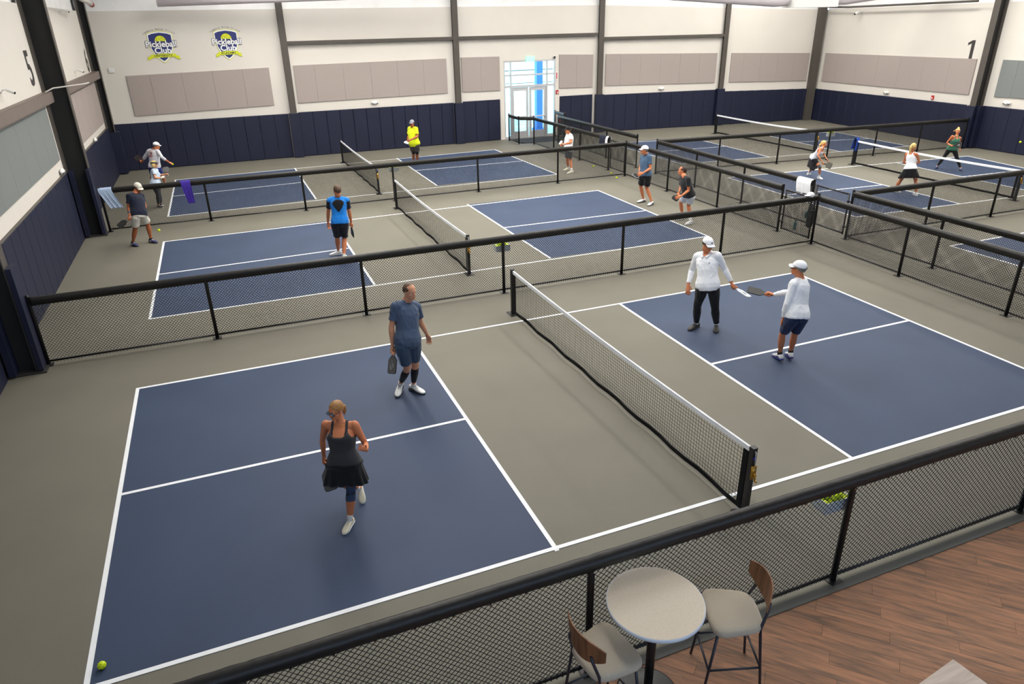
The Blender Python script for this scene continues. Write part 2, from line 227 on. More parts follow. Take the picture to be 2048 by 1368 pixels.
def text_obj(body, size, m, org, X, Z, parent, name='lettering', xs=1.0, ext=.002, off=0.0, N=None, align='CENTER', spacing=1.0):
    cu = bpy.data.curves.new('t', 'FONT'); cu.body = body; cu.size = size; cu.extrude = ext; cu.offset = off
    cu.align_x = align; cu.align_y = 'CENTER'; cu.resolution_u = 3; cu.space_character = spacing
    to = bpy.data.objects.new('t', cu); COL.objects.link(to)
    dg = bpy.context.evaluated_depsgraph_get(); me = bpy.data.meshes.new_from_object(to.evaluated_get(dg))
    bpy.data.objects.remove(to); bpy.data.curves.remove(cu)
    X, Z = V3(X), V3(Z); N = np.cross(X, Z) if N is None else V3(N)
    po = ORG.get(parent.name, (0,0,0)) if parent is not None else (0,0,0)
    for v in me.vertices:
        p = V3(org)+X*v.co.x*xs+Z*v.co.y+N*(-v.co.z if False else v.co.z) - V3(po); v.co = p
    me.materials.clear(); me.materials.append(m); me.update(); me.name = name
    o = bpy.data.objects.new(name, me); COL.objects.link(o); o.parent = parent
    return o

# ---------------------------------------------------------------- the hall: walls
FW = [(-2.06,27.15),(19.7,27.4),(32.4,25.8)]; RW = [(32.4,25.8),(31.62,15.9),(31.55,-9)]
def wl(W, p, off=0.0):
    k = 0 if p[0] == 'a' else 1; a = np.array(W[k], float); b = np.array(W[k+1], float)
    t = (b-a)/np.linalg.norm(b-a); n = np.array([t[1], -t[0]])      # normal into the hall
    q = a+t*p[1]+n*off; return np.array([q[0], q[1], p[2] if len(p) > 2 else 0.]), np.array([t[0], t[1], 0]), np.array([n[0], n[1], 0])
ZT = 5.88
DX0, DX1, DZ = 14.80, 17.50, 3.56
def wq(mb, a, b, z0, z1, th=.25, z1b=None):
    a, b = V3(a), V3(b); t = (b-a)/np.linalg.norm(b-a); n = np.array([-t[1], t[0]])*th; z1b = z1 if z1b is None else z1b
    mb.hexa([(a[0],a[1],z0),(b[0],b[1],z0),(b[0]+n[0],b[1]+n[1],z0),(a[0]+n[0],a[1]+n[1],z0),(a[0],a[1],z1),(b[0],b[1],z1b),(b[0]+n[0],b[1]+n[1],z1b),(a[0]+n[0],a[1]+n[1],z1)])
fy = lambda x: 27.15+(x+2.06)/21.76*.25
w1 = MB(); wq(w1, (-2.31,fy(-2.31)), (DX0,fy(DX0)), 0, ZT); wq(w1, (DX1,fy(DX1)), (19.7,27.4), 0, ZT); wq(w1, (DX0,fy(DX0)), (DX1,fy(DX1)), DZ, ZT)
wq(w1, (19.7,27.4), (32.4,25.8), 0, ZT, z1b=5.5)
wall_far = tag(w1.build('wall_far', M_wall), 'cream wall with navy padding, entrance door and beige panels', kind='structure')
w2 = MB(); w2.box(-2.31,-2.06,-9,27.15,0,ZT); wall_left = tag(w2.build('wall_left', M_wall), 'cream wall on the left with court numbers 5 and 6', kind='structure')
w3 = MB(); wq(w3, RW[0], RW[1], 0, 5.5, z1b=5.6); wq(w3, RW[1], RW[2], 0, 5.6)
wall_right = tag(w3.build('wall_right', M_wall), 'cream wall on the right with court number 1', kind='structure')
w4 = MB(); w4.box(-2.31,31.8,-9.25,-9,0,9.6); tag(w4.build('wall_near', M_wall), kind='structure')
w5 = MB()
def ins(a, b, za, zb):
    wq(w5, a, b, za, 9.6, z1b=9.6)
wq(w5, (-2.31,27.27), (19.7,27.52), ZT, 9.6); wq(w5, (19.7,27.52), (32.5,25.92), 5.5, 9.6)
w5.box(-2.40,-2.17,-9,27.3,ZT,9.6); wq(w5, (32.52,25.8), (31.74,15.9), 5.5, 9.6); wq(w5, (31.74,15.9), (31.67,-9), 5.5, 9.6)
tag(w5.build('wall_upper', M_insul), 'white roof insulation above the walls', kind='structure')
c1 = MB(); c1.box(-2.5,32.8,-9.3,27.8,9.6,9.8); tag(c1.build('ceiling', M_insul), kind='structure')
# thin purlins under the roof insulation
pu = MB()
for x in np.arange(.5, 32, 1.5): pu.box(x,x+.07,-9,27.2,9.45,9.6)
tag(pu.build('trim_20', M_white), kind='structure')
# floor: grey acrylic slab, plus plank floor of the lounge
fl = MB(); fl.box(-2.5,33,-1.64,28,-.12,0)
floor = tag(fl.build('floor', M_floor), 'grey acrylic sports floor', kind='structure')
sb = MB(); sb.box(-2.5,33,-9.3,-1.64,-.14,-.012); tag(sb.build('floor_lounge', mat('subfloor', s2l(60,48,40), .9)), 'brown plank floor of the lounge beyond the near fence', kind='structure')
flo = bpy.data.objects['floor_lounge']
tr = MB(); tr.box(-2.06,31.5,-1.672,-1.575,-.01,.008); tag(tr.build('trim_21', mat('dark_rubber_strip', s2l(78,80,76), .5)), 'dark strip where court meets plank floor', kind='structure')
def wood(name, base, dark, ax=0):
    m = bpy.data.materials.new(name); m.use_nodes = True; nt = m.node_tree; b = nt.nodes['Principled BSDF']
    tc = nt.nodes.new('ShaderNodeTexCoord'); mp = nt.nodes.new('ShaderNodeMapping'); oi = nt.nodes.new('ShaderNodeObjectInfo')
    mp.inputs['Scale'].default_value = (1.3, 11, 1) if ax == 0 else (11, 1.3, 1)
    ad = nt.nodes.new('ShaderNodeVectorMath'); ad.operation = 'ADD'; sc_ = nt.nodes.new('ShaderNodeVectorMath'); sc_.operation = 'SCALE'; sc_.inputs[0].default_value = (37, 19, 53)
    nt.links.new(oi.outputs['Random'], sc_.inputs['Scale']); nt.links.new(tc.outputs['Object'], mp.inputs['Vector'])
    nt.links.new(mp.outputs['Vector'], ad.inputs[0]); nt.links.new(sc_.outputs['Vector'], ad.inputs[1])
    n = nt.nodes.new('ShaderNodeTexNoise'); n.inputs['Scale'].default_value = 1.6; n.inputs['Detail'].default_value = 6; n.inputs['Roughness'].default_value = .62; n.inputs['Distortion'].default_value = .6
    nt.links.new(ad.outputs['Vector'], n.inputs['Vector'])
    cr = nt.nodes.new('ShaderNodeValToRGB'); cr.color_ramp.elements[0].position = .34; cr.color_ramp.elements[1].position = .62
    cr.color_ramp.elements[0].color = (*dark, 1); cr.color_ramp.elements[1].color = (*base, 1)
    nt.links.new(n.outputs['Fac'], cr.inputs['Fac'])
    hs = nt.nodes.new('ShaderNodeHueSaturation'); mr = nt.nodes.new('ShaderNodeMapRange'); mr.inputs['To Min'].default_value = .82; mr.inputs['To Max'].default_value = 1.16
    nt.links.new(oi.outputs['Random'], mr.inputs['Value']); nt.links.new(mr.outputs['Result'], hs.inputs['Value']); nt.links.new(cr.outputs['Color'], hs.inputs['Color'])
    nt.links.new(hs.outputs['Color'], b.inputs['Base Color']); b.inputs['Roughness'].default_value = .5; b.inputs['Specular IOR Level'].default_value = .35
    return m
M_plank = wood('walnut_vinyl_plank', s2l(170,120,88), s2l(112,86,68))
# planks laid at 45 degrees, cut by the grey court edge
def clip(poly, f):
    out = []
    for i in range(len(poly)):
        a, b = poly[i], poly[(i+1) % len(poly)]; fa, fb = f(a), f(b)
        if fa >= 0: out.append(a)
        if (fa >= 0) != (fb >= 0): t = fa/(fa-fb); out.append((a[0]+(b[0]-a[0])*t, a[1]+(b[1]-a[1])*t))
    return out
PW, PL, ang = .152, 1.22, math.radians(-47); ca, sa = math.cos(ang), math.sin(ang)
cnt = 0; far_p = MB()
for r in range(-60, 60):
    off = (r*.47 % 1)*PL
    for k in range(-14, 16):
        u0 = k*PL+off; v0 = r*PW
        q = [(7.0+(u*ca-v*sa), -3.2+(u*sa+v*ca)) for u, v in ((u0+.001,v0+.001),(u0+PL-.001,v0+.001),(u0+PL-.001,v0+PW-.001),(u0+.001,v0+PW-.001))]
        for f in (lambda p: -1.672-p[1], lambda p: p[1]+6.0, lambda p: p[0]-2.2, lambda p: 13.2-p[0]):
            q = clip(q, f)
            if len(q) < 3: break
        if len(q) < 3: continue
        cx = sum(a for a, _ in q)/len(q); cy = sum(b for _, b in q)/len(q)
        mb = MB(); mb.plate(q, (1,0,0), (0,1,0), (0,0,1), (0,0,-.012), .012)
        if cy > -4.0 and 3.3 < cx < 12.2:
            me = mb.mesh('plank', M_plank)
            R = Matrix.Rotation(-ang, 4, 'Z') @ Matrix.Translation((-cx,-cy,0)); me.transform(R)
            o = bpy.data.objects.new('plank', me); COL.objects.link(o); o.parent = flo; o.location = (cx,cy,0); o.rotation_euler = (0,0,ang); cnt += 1
        else: far_p.add(mb.v, mb.f)
o = far_p.build('plank_field', M_plank, flo); o['kind'] = 'stuff'

# navy wall pads, 0.61 m each, as parts of the walls
def pads(W, wallobj, a, b, zt, z0=.012, off=.055, lastcut=True):
    """a,b: ('a', s) start and end on the same wall segment"""
    s = a[1]; n = max(1, round((b[1]-a[1])/.61)); wd = (b[1]-a[1])/n
    for i in range(n):
        zz = zt if not callable(zt) else zt(s+wd/2)
        p, t, nn = wl(W, (a[0], s+wd/2, (z0+zz)/2)); mb = MB(); h = (zz-z0)/2
        rings = []
        for dn, ins_ in ((0,0),(off*.7,0),(off,.02)):
            rings.append([p+nn*dn+t*i_*(wd/2-.003-ins_)+V3((0,0,1))*j_*(h-ins_) for i_, j_ in ((-1,-1),(1,-1),(1,1),(-1,1))])
        mb.loft(rings); mb.build('wall_pad', M_pad, wallobj); s += wd
pads(FW, wall_far, ('a',.10), ('a',6.85), 1.83); pads(FW, wall_far, ('a',7.27), ('a',14.29), 1.86); 
pads(FW, wall_far, ('a',14.76), ('a',16.63), 1.88); pads(FW, wall_far, ('a',19.80), ('a',21.62), 1.85)
pads(FW, wall_far, ('b',.42), ('b',6.75), lambda s: 1.80); pads(FW, wall_far, ('b',7.15), ('b',12.72), lambda s: 1.78-.012*s)
pads(RW, wall_right, ('a',.1), ('a',9.55), lambda s: 1.62+.005*s); pads(RW, wall_right, ('b',.34), ('b',10.2), 1.70)
LW = [(-2.06,-9),(-2.06,27.15)]
def lpads(y0, y1):
    n = round((y1-y0)/.61); wd = (y1-y0)/n
    for i in range(n):
        y = y0+wd*(i+.5); mb = MB(); rings = []
        for dn, ins_ in ((0,0),(.04,0),(.055,.02)):
            rings.append([(-2.06+dn, y-j*(wd/2-.003-ins_), .926+k*(.914-ins_)) for j, k in ((-1,-1),(1,-1),(1,1),(-1,1))])
        mb.loft(rings[::1]); mb.build('wall_pad', M_pad, wall_left)
lpads(-3.0, 7.2); lpads(8.0, 16.35); lpads(17.1, 26.2)
lg = MB(); lg.box(-2.06,-1.99,8.0,16.35,1.842,1.852); lg.box(-2.06,-1.99,17.1,26.2,1.842,1.852); lg.build('pad_cap', M_steel, wall_left)

# acoustic panels as parts of the walls
def panel_run(W, wallobj, P4, n, m, first=None):
    a, b, c_, d = P4[0], P4[1], P4[2], P4[3]; seg = a[0]
    s0 = (a[1]+d[1])/2; s1 = (b[1]+c_[1])/2
    if b[0] != a[0]: s1 = s0+1
    cuts = [0]+[(.72+i)/(n-.36) for i in range(n-1)]+[1] if n > 3 else [i/n for i in range(n+1)]
    for i in range(n):
        u0, u1 = cuts[i], cuts[i+1]; mb = MB(); c8 = []
        for off in (0, .05):
            for (u, zz) in ((u0,0),(u1,0),(u1,1),(u0,1)):
                zb = d[2]+(c_[2]-d[2])*u; zt = a[2]+(b[2]-a[2])*u; e = .003 if u == u0 else -.003
                p, t, nn = wl(W, (seg, s0+(s1-s0)*u+e, zb if zz == 0 else zt), off); c8.append(p)
        mb.hexa(c8); mb.build('acoustic_panel', m, wallobj)
for P_ in M['far_panels']: panel_run(FW, wall_far, P_[:4], P_[4], M_acb)
panel_run(RW, wall_right, M['right_panels'][0][:4], 7, M_acb); panel_run(RW, wall_right, M['right_panels'][1][:4], 3, M_acg)
def lpanel(y0, y1, z0, z1, n, m):
    cuts = [y0+(y1-y0)*i/n for i in range(n+1)]
    for i in range(n): mb = MB(); mb.box(-2.06,-2.01,cuts[i]+.003,cuts[i+1]-.003,z0,z1); mb.build('acoustic_panel', m, wall_left)
lpanel(8.9, 16.05, 2.22, 3.62, 6, M_acg); lpanel(18.4, 25.6, 2.08, 3.50, 6, M_acb)

# steel frame: columns and girts
tn = [0]
def trim(mb, m, label): tn[0] += 1; return tag(mb.build('trim_%d' % tn[0], m), label, kind='structure')
for i, p in enumerate(M['far_cols']):
    q, t, n = wl(FW, (p[0], p[1], 0)); mb = MB()
    hw = .13 if i < 3 else .12
    mb.obox(q+n*.08+V3((0,0,5.7)), t, n, (0,0,1), hw, .012, 3.88); mb.obox(q+n*.10+V3((0,0,5.7)), t, n, (0,0,1), .01, .10, 3.88); mb.obox(q+n*.20+V3((0,0,5.7)), t, n, (0,0,1), hw, .012, 3.88)
    trim(mb, M_steel, 'dark steel wind column on the far wall, number %d from the left' % (i+1))
    pb = MB(); pb.obox(q+n*.13+V3((0,0,.93)), t, n, (0,0,1), .20, .13, .91); pb.build('column_pad', M_pad, wall_far)
def girt(W, a, b, z, wallobj, lab):
    p, t, n = wl(W, (a[0], (a[1]+b[1])/2, z)); mb = MB(); L = (b[1]-a[1])/2
    mb.obox(p+n*.10, t, n, (0,0,1), L, .10, .012); mb.obox(p+n*.195+V3((0,0,-.05)), t, n, (0,0,1), L, .008, .06); trim(mb, M_steel, lab)
girt(FW, ('a',7.17), ('a',14.40), 4.66, wall_far, 'dark steel girt above the middle beige panels'); girt(FW, ('a',14.62), ('a',21.75), 4.66, wall_far, 'dark steel girt above the entrance door'); girt(FW, ('b',.3), ('b',6.85), 4.46, wall_far, 'dark steel girt right of the door')
M_webshade = mat('shaded_column_web', s2l(42,42,42), .6, spec=.3, noise_amt=.05, noise_scale=4)  # column steel darkened: the web's shade is put into its colour
# left wall frames: tapered I columns
def frame_col(y, d0, d1, lab, side=-1, x0=-2.06, ztop=9.5, yw=.26, ext=0):
    global mb
    s = 1 if side < 0 else -1; mb = MB()
    X = lambda v: x0+s*v
    # wall flange, web, inner flange (leaning inwards as the frame deepens)
    def q(xa0, xb0, xa1, xb1, y0, y1, zt=ztop, zb=0):
        xs = sorted([X(xa0), X(xb0)]); xt = sorted([X(xa1), X(xb1)])
        mb.hexa([(xs[0],y0,zb),(xs[1],y0,zb),(xs[1],y1,zb),(xs[0],y1,zb),(xt[0],y0,zt),(xt[1],y0,zt),(xt[1],y1,zt),(xt[0],y1,zt)])
    dt = d0+(d1-d0)*(ztop/6.0)
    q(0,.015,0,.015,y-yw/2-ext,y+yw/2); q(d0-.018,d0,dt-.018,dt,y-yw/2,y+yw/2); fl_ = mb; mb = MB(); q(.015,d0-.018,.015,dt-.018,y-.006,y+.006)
    o = trim(fl_, M_steel, lab); mb.build('column_web', M_webshade, o); return o
frame_col(7.55,.44,.46,'tapered black steel frame column, left wall nearest', ext=.15); frame_col(16.85,.52,.52,'tapered black steel frame column between numbers 5 and 6', ext=.32)
frame_col(26.55,.22,.24,'steel column in the far left corner', ext=.5)
cx_, t_, n_ = wl(RW, ('b',.22)); frame_col(cx_[1],.46,.46,'tapered black steel frame column right of number 1', side=1, x0=cx_[0])
cc, t_, n_ = wl(FW, ('b',12.45)); mb = MB(); mb.obox(cc+n_*.12+V3((0,0,4.8)), t_, n_, (0,0,1), .2, .12, 4.8); trim(mb, M_steel, 'dark steel column in the far right corner')
def colpad(x0, x1, y0, y1, z1, wallobj): mb = MB(); mb.box(x0,x0+.05,y0,y1,.05,z1); mb.box(x1-.05,x1,y0,y1,.05,z1); mb.build('column_pad', M_pad, wallobj)
for y in (7.55, 16.75):
    mb = MB(); mb.box(-1.60,-1.52,y-.17,y+.17,.05,1.84); mb.build('column_pad', M_pad, wall_left)
    mb = MB(); mb.box(-2.0,-1.9,y-.27,y-.02,.05,1.84); mb.build('column_pad', M_pad, wall_left)
    mb = MB(); mb.box(-2.06,-1.48,y-.2,y+.2,0,.03); mb.build('base_plate', M_steeld, wall_left)
mb = MB(); mb.box(-2.02,-1.70,26.35,26.75,.05,1.62); mb.build('column_pad', M_pad, wall_left)
mb = MB(); mb.box(cx_[0]-.60,cx_[0]-.50,cx_[1]-.2,cx_[1]+.2,.05,1.70); mb.build('column_pad', M_pad, wall_right)
mb = MB(); mb.box(cx_[0]-.34,cx_[0]-.05,cx_[1]-.28,cx_[1]+.28,.05,1.70); mb.build('column_pad', M_pad, wall_right)
for (y0, y1, lab) in ((7.7,16.6,'taupe steel girt under number 5'),(16.9,26.5,'taupe steel girt under number 6'),(-9,7.4,'taupe steel girt nearest the camera')):
    mb = MB(); mb.box(-2.06,-1.88,y0,y1,3.83,3.845); mb.box(-1.89,-1.87,y0,y1,3.60,3.845); mb.box(-1.95,-1.87,y0,y1,3.59,3.605); trim(mb, M_girt, lab)
# conduit across the near left column, pipes and ducts under the roof
mb = MB(); mb.tube([(-1.95,16.2,3.86),(-1.80,16.45,3.93),(-1.10,16.62,3.99),(-1.05,17.05,3.99)], .018, 8); tag(mb.build('conduit', M_pipe, None, True), 'thin white conduit crossing the black column on the left wall', 'pipe')
mb = MB(); mb.tube([(-1.3,19.5,6.22),(-1.25,23.4,6.02)], .07, 10); t_ = tag(mb.build('sprinkler_pipe', M_pipe, None, True), 'white sprinkler pipe at top left above the numbers', 'pipe')
MB().tube([(-1.25,23.3,6.02),(-1.25,23.5,6.01)], .085, 10).build('coupling', M_rust, t_, True); MB().tube([(-1.3,19.6,6.22),(-1.3,19.8,6.21)], .085, 10).build('coupling', M_rust, t_, True)
mb = MB(); mb.tube([(.6,26.3,6.14),(12.4,25.4,6.42)], .16, 18); tag(mb.build('fabric_duct', M_duct, None, True), 'long pale round air duct at the top left', 'duct')
mb = MB(); mb.tube([(18.0,21.0,6.15),(21.0,21.0,6.02),(24.4,20.6,5.86),(24.95,20.55,5.92)], [.16,.2,.26,.3], 20); tag(mb.build('fabric_duct', M_duct, None, True), 'lilac round air duct left of the white plenum box', 'duct')
mb = MB(); mb.tube([(27.15,20.1,5.95),(27.7,20.0,5.92),(29.5,19.4,6.1),(31.0,19,6.3)], [.32,.28,.24,.22], 20); tag(mb.build('fabric_duct', M_duct, None, True), 'lilac round air duct right of the white plenum box', 'duct')
mb = MB(); mb.obox((26.05,20.3,5.86), (.97,-.22,0), (.22,.97,0), (0,0,1), 1.0, .5, .30); tag(mb.build('plenum_box', M_white), 'white sheet-metal duct plenum at top right', 'duct box')
mb = MB(); mb.tube([wl(FW,('b',12.4,5.62),.5)[0], wl(RW,('a',2,5.58),.45)[0], wl(RW,('a',9.3,5.66),.45)[0]], .045, 8); tag(mb.build('sprinkler_pipe', M_steel, None, True), 'dark sprinkler pipe along the top of the right wall', 'pipe')

# ---------------------------------------------------------------- entrance door (storefront)
yD = fy(16.1)+.06
dr = tag(MB().box(DX0,DX0+.07,yD-.06,yD+.06,0,DZ).box(DX1-.07,DX1,yD-.06,yD+.06,0,DZ).box(DX0,DX1,yD-.057,yD+.057,DZ-.07,DZ+.001).box(DX0,DX1,yD-.05,yD+.05,2.88,2.95).box(DX0,DX1,yD-.054,yD+.054,2.36,2.46).box(15.13,15.20,yD-.06,yD+.06,0,DZ).box(17.02,17.09,yD-.06,yD+.06,0,DZ).box(DX0+.071,15.129,yD-.05,yD+.05,0,.12).box(17.091,DX1-.071,yD-.05,yD+.05,0,.12).build('door_1', M_alu), 'glazed aluminium entrance door and sidelights in the far wall', kind='structure')
for (a, b) in ((15.205,16.08),(16.12,17.015)):
    lf = MB().box(a,a+.12,yD-.025,yD+.025,.01,2.35).box(b-.12,b,yD-.025,yD+.025,.01,2.35).box(a+.12,b-.12,yD-.022,yD+.022,2.2,2.35).box(a+.12,b-.12,yD-.022,yD+.022,.01,.33).build('door_leaf', M_alu, dr)
    MB().box(a+.12,b-.12,yD-.005,yD+.005,.33,2.2).build('glass_pane', M_glass, lf)
    MB().box(a+.05,b-.05,yD-.10,yD-.06,.98,1.04).box(a+.05,a+.1,yD-.07,yD-.02,.98,1.04).box(b-.1,b-.05,yD-.07,yD-.02,.98,1.04).build('push_bar', M_alu, lf)
for (a, b, z0, z1) in ((DX0+.07,15.13,.12,2.36),(17.09,DX1-.07,.12,2.36),(DX0+.07,15.13,2.46,2.88),(15.2,17.02,2.46,2.88),(17.09,DX1-.07,2.46,2.88),(DX0+.07,15.13,2.95,DZ-.07),(15.2,17.02,2.95,DZ-.07),(17.09,DX1-.07,2.95,DZ-.07)):
    MB().box(a,b,yD-.005,yD+.005,z0,z1).build('glass_pane', M_glass, dr)
o = MB().box(15.0,17.2,fy(16)-1.6,fy(16)-.25,.001,.014).build('entrance_mat', M_mat); tag(o, 'black rubber entrance mat inside the glass door', 'mat')
ex = empty('exit_sign', (16.15, fy(16.15)-.02, 3.60), 'green EXIT sign above the entrance door', 'sign')
MB().box(15.93,16.37,fy(16.15)-.07,fy(16.15)-.01,3.50,3.72).build('housing', M_green, ex); text_obj('EXIT', .17, M_wprint, (16.15,fy(16.15)-.075,3.61), (1,0,0), (0,0,1), ex)
# outside, seen through the glass
gd = tag(MB().box(-40,80,27.7,140,-.3,-.05).build('ground_outside', M_outg), 'turquoise outdoor court surface seen through the door', kind='structure')
mb = MB()
for y in (31.5, 36, 43): mb.box(0,40,y,y+.1,-.05,-.045)
for x in (14.2, 19.5): mb.box(x,x+.08,31.5,43,-.05,-.045)
mb.build('line', M_outl, gd)
tag(MB().box(17.42,17.75,29.4,29.7,-.05,4.4).box(17.3,17.87,29.3,29.8,-.05,.1).build('canopy_post', M_post), 'blue canopy post outside the glass door', 'post')
ff = empty('outdoor_fence', (12,46,-.05), 'thin outdoor fence far beyond the glass door', 'fence')
MB().tube([(4,46,1.9),(34,46,1.9)], .04, 6).tube([(4,46,1.0),(34,46,1.0)], .03, 6).build('rail', M_steel, ff)
for x in range(4, 35, 3): MB().tube([(x,46,-.05),(x,46,3.6 if x == 19 else 1.95)], .05, 6).build('post', M_steel, ff)

# ---------------------------------------------------------------- small wall fittings
def em_light(p, t, n, lab):
    r = empty('emergency_light', tuple(p), lab, 'light'); p = V3(p)
    mb = MB(); mb.ell(p+n*.05, t, n, (0,0,1), .17, .055, .075, 16, 8); mb.build('housing', M_white, r, True)
    mb = MB(); mb.ell(p+t*.10+n*.08-V3((0,0,.02)), t, n, (0,0,1), .04, .03, .04, 10, 6); mb.ell(p-t*.10+n*.08-V3((0,0,.02)), t, n, (0,0,1), .04, .03, .04, 10, 6); mb.build('lens', M_chrome, r, True)
for p, lab in zip(M['far_em'], ('white emergency light left of the yellow shirted player','white emergency light right of the entrance door')): q, t, n = wl(FW, p); em_light(q, t, n, lab)
for p, lab in zip(M['right_em'], ('white emergency light under the beige panels on the right wall','white emergency light under the grey panel at the right edge')): q, t, n = wl(RW, p); em_light(q, t, n, lab)
for (y, z), lab in zip(M['left_em'], ('white emergency light below the beige panels on the left wall','white emergency light below the grey panels on the left wall')): em_light((-2.05,y,z), np.array([0,1.,0]), np.array([1.,0,0]), lab)
def alarm(p, t, n, lab):
    p = V3(p); r = empty('fire_alarm', tuple(p), lab, 'alarm'); mb = MB(); mb.obox(p+n*.025, t, n, (0,0,1), .06, .025, .085); mb.build('housing', M_red, r)
    mb = MB(); mb.obox(p+n*.055-V3((0,0,.02)), t, n, (0,0,1), .025, .008, .035); mb.build('strobe', M_white, r)
q, t, n = wl(RW, M['right_alarm']); alarm(q, t, n, 'red fire alarm on the right wall between emergency light and column')
alarm((17.60,fy(17.6),2.06), np.array([1.,0,0]), np.array([0,-1.,0]), 'red fire alarm beside the entrance door')
o = MB().box(17.52,17.62,fy(17.6)-.02,fy(17.6)-.005,2.62,3.0).build('extinguisher_sign', M_wprint); tag(o, 'narrow white and red notice beside the door frame', 'sign')
MB().box(17.545,17.595,fy(17.6)-.026,fy(17.6)-.018,2.66,2.96).build('red_print', M_red, o)
ex_ = empty('fire_extinguisher', (17.62,27.1,.9), 'red fire extinguisher behind the rail beside the door', 'extinguisher')
MB().tube([(17.62,27.15,.62),(17.62,27.15,.66),(17.62,27.15,1.0),(17.62,27.15,1.06)], [.05,.07,.07,.03], 14).build('cylinder', M_red, ex_, True); MB().tube([(17.62,27.15,1.06),(17.62,27.15,1.14)], .02, 8).tube([(17.55,27.15,1.13),(17.69,27.15,1.15)], .012, 6).build('valve', M_black, ex_)
q, t, n = wl(FW, M['switch']); o = MB().obox(q+n*.02, t, n, (0,0,1), .10, .02, .08).obox(q+n*.045, t, n, (0,0,1), .06, .006, .05).build('junction_box', M_white); tag(o, 'small white box on the far wall beside the corner column', 'box')
def cctv(p, d, up, wallx, lab):
    p = V3(p); d = V3(d)/np.linalg.norm(d); r = empty('security_camera', tuple(p), lab, 'camera')
    b = np.array([wallx, p[1], p[2]]); MB().disc(b, (0,1,0), (0,0,1), (1,0,0), .045, .03, 16, .03).build('mount', M_white, r, True)
    e = b+V3((.13,0,.02)); MB().tube([b, b+V3((.07,0,.03)), e], .014, 8).build('arm', M_white, r, True)
    MB().tube([e-d*.03, e, e+d*.13, e+d*.155], [.022,.03,.03,.032], 14).build('camera_body', M_white, r, True); MB().tube([e+d*.15, e+d*.16], .027, 14).build('lens', M_black, r, True)
for (y, z), lab in zip(M['cctv'], ('white bullet camera below number 5','white bullet camera at the top of the left wall','white bullet camera left of number 6')): cctv((-2.05,y,z), (.8,-.35,-.32), 0, -2.06, lab)
q, t, n = wl(RW, ('a',2.6,5.35), .06); r = empty('security_camera', tuple(q), 'white bullet camera below the white duct plenum', 'camera')
MB().tube([q, q+n*.2], .03, 8).tube([q+n*.2, q+n*.42-V3((0,0,.08))], .055, 12).build('camera_body', M_white, r, True); MB().tube([q+n*.41-V3((0,0,.08)), q+n*.44-V3((0,0,.09))], .045, 12).build('lens', M_black, r, True)
r = empty('dome_camera', (17.42,fy(17.4),3.66), 'white dome camera at the top right of the door', 'camera')
MB().disc((17.42,fy(17.4),3.66), (1,0,0), (0,0,1), (0,-1,0), .09, .06, 18, .08).build('housing', M_white, r, True); MB().ell((17.42,fy(17.4)-.07,3.65), (1,0,0), (0,1,0), (0,0,1), .055, .055, .055, 14, 8).build('lens', M_black, r, True)

# court numbers and wall logos
def number(ch, c, X, Z, N, h, xs, lab, wallobj):
    r = empty('court_number', tuple(c), lab, 'number')
    if ch == '1': MB().plate([(-.02*h/.7,-.5*h),(.13*h/.7,-.5*h),(.13*h/.7,.5*h),(.0,.5*h),(-.19*h/.7,.36*h),(-.19*h/.7,.22*h),(-.02*h/.7,.32*h)], X, Z, N, V3(c)+V3(N)*.003, .004).build('numeral', M_num, r); return
    text_obj(ch, h*1.38, M_num, V3(c)+V3(N)*.006, X, Z, r, 'numeral', xs=xs, off=.018, N=N)
number('5', (-2.06, 15.75, M['five'][2][1]), (0,1,0), (0,0,1), (1,0,0), .80, 1.0, 'charcoal number 5 on the left wall', wall_left)
number('6', (-2.06, 25.4, M['six'][2][1]), (0,1,0), (0,0,1), (1,0,0), .78, 1.0, 'charcoal number 6 on the left wall near the corner', wall_left)
q0, t, n = wl(RW, M['one'][0]); q1, _, _ = wl(RW, M['one'][1]); number('1', (q0+q1)/2, t, (0,0,1), n, .72, 1.0, 'charcoal number 1 on the right wall beside the column', wall_right)
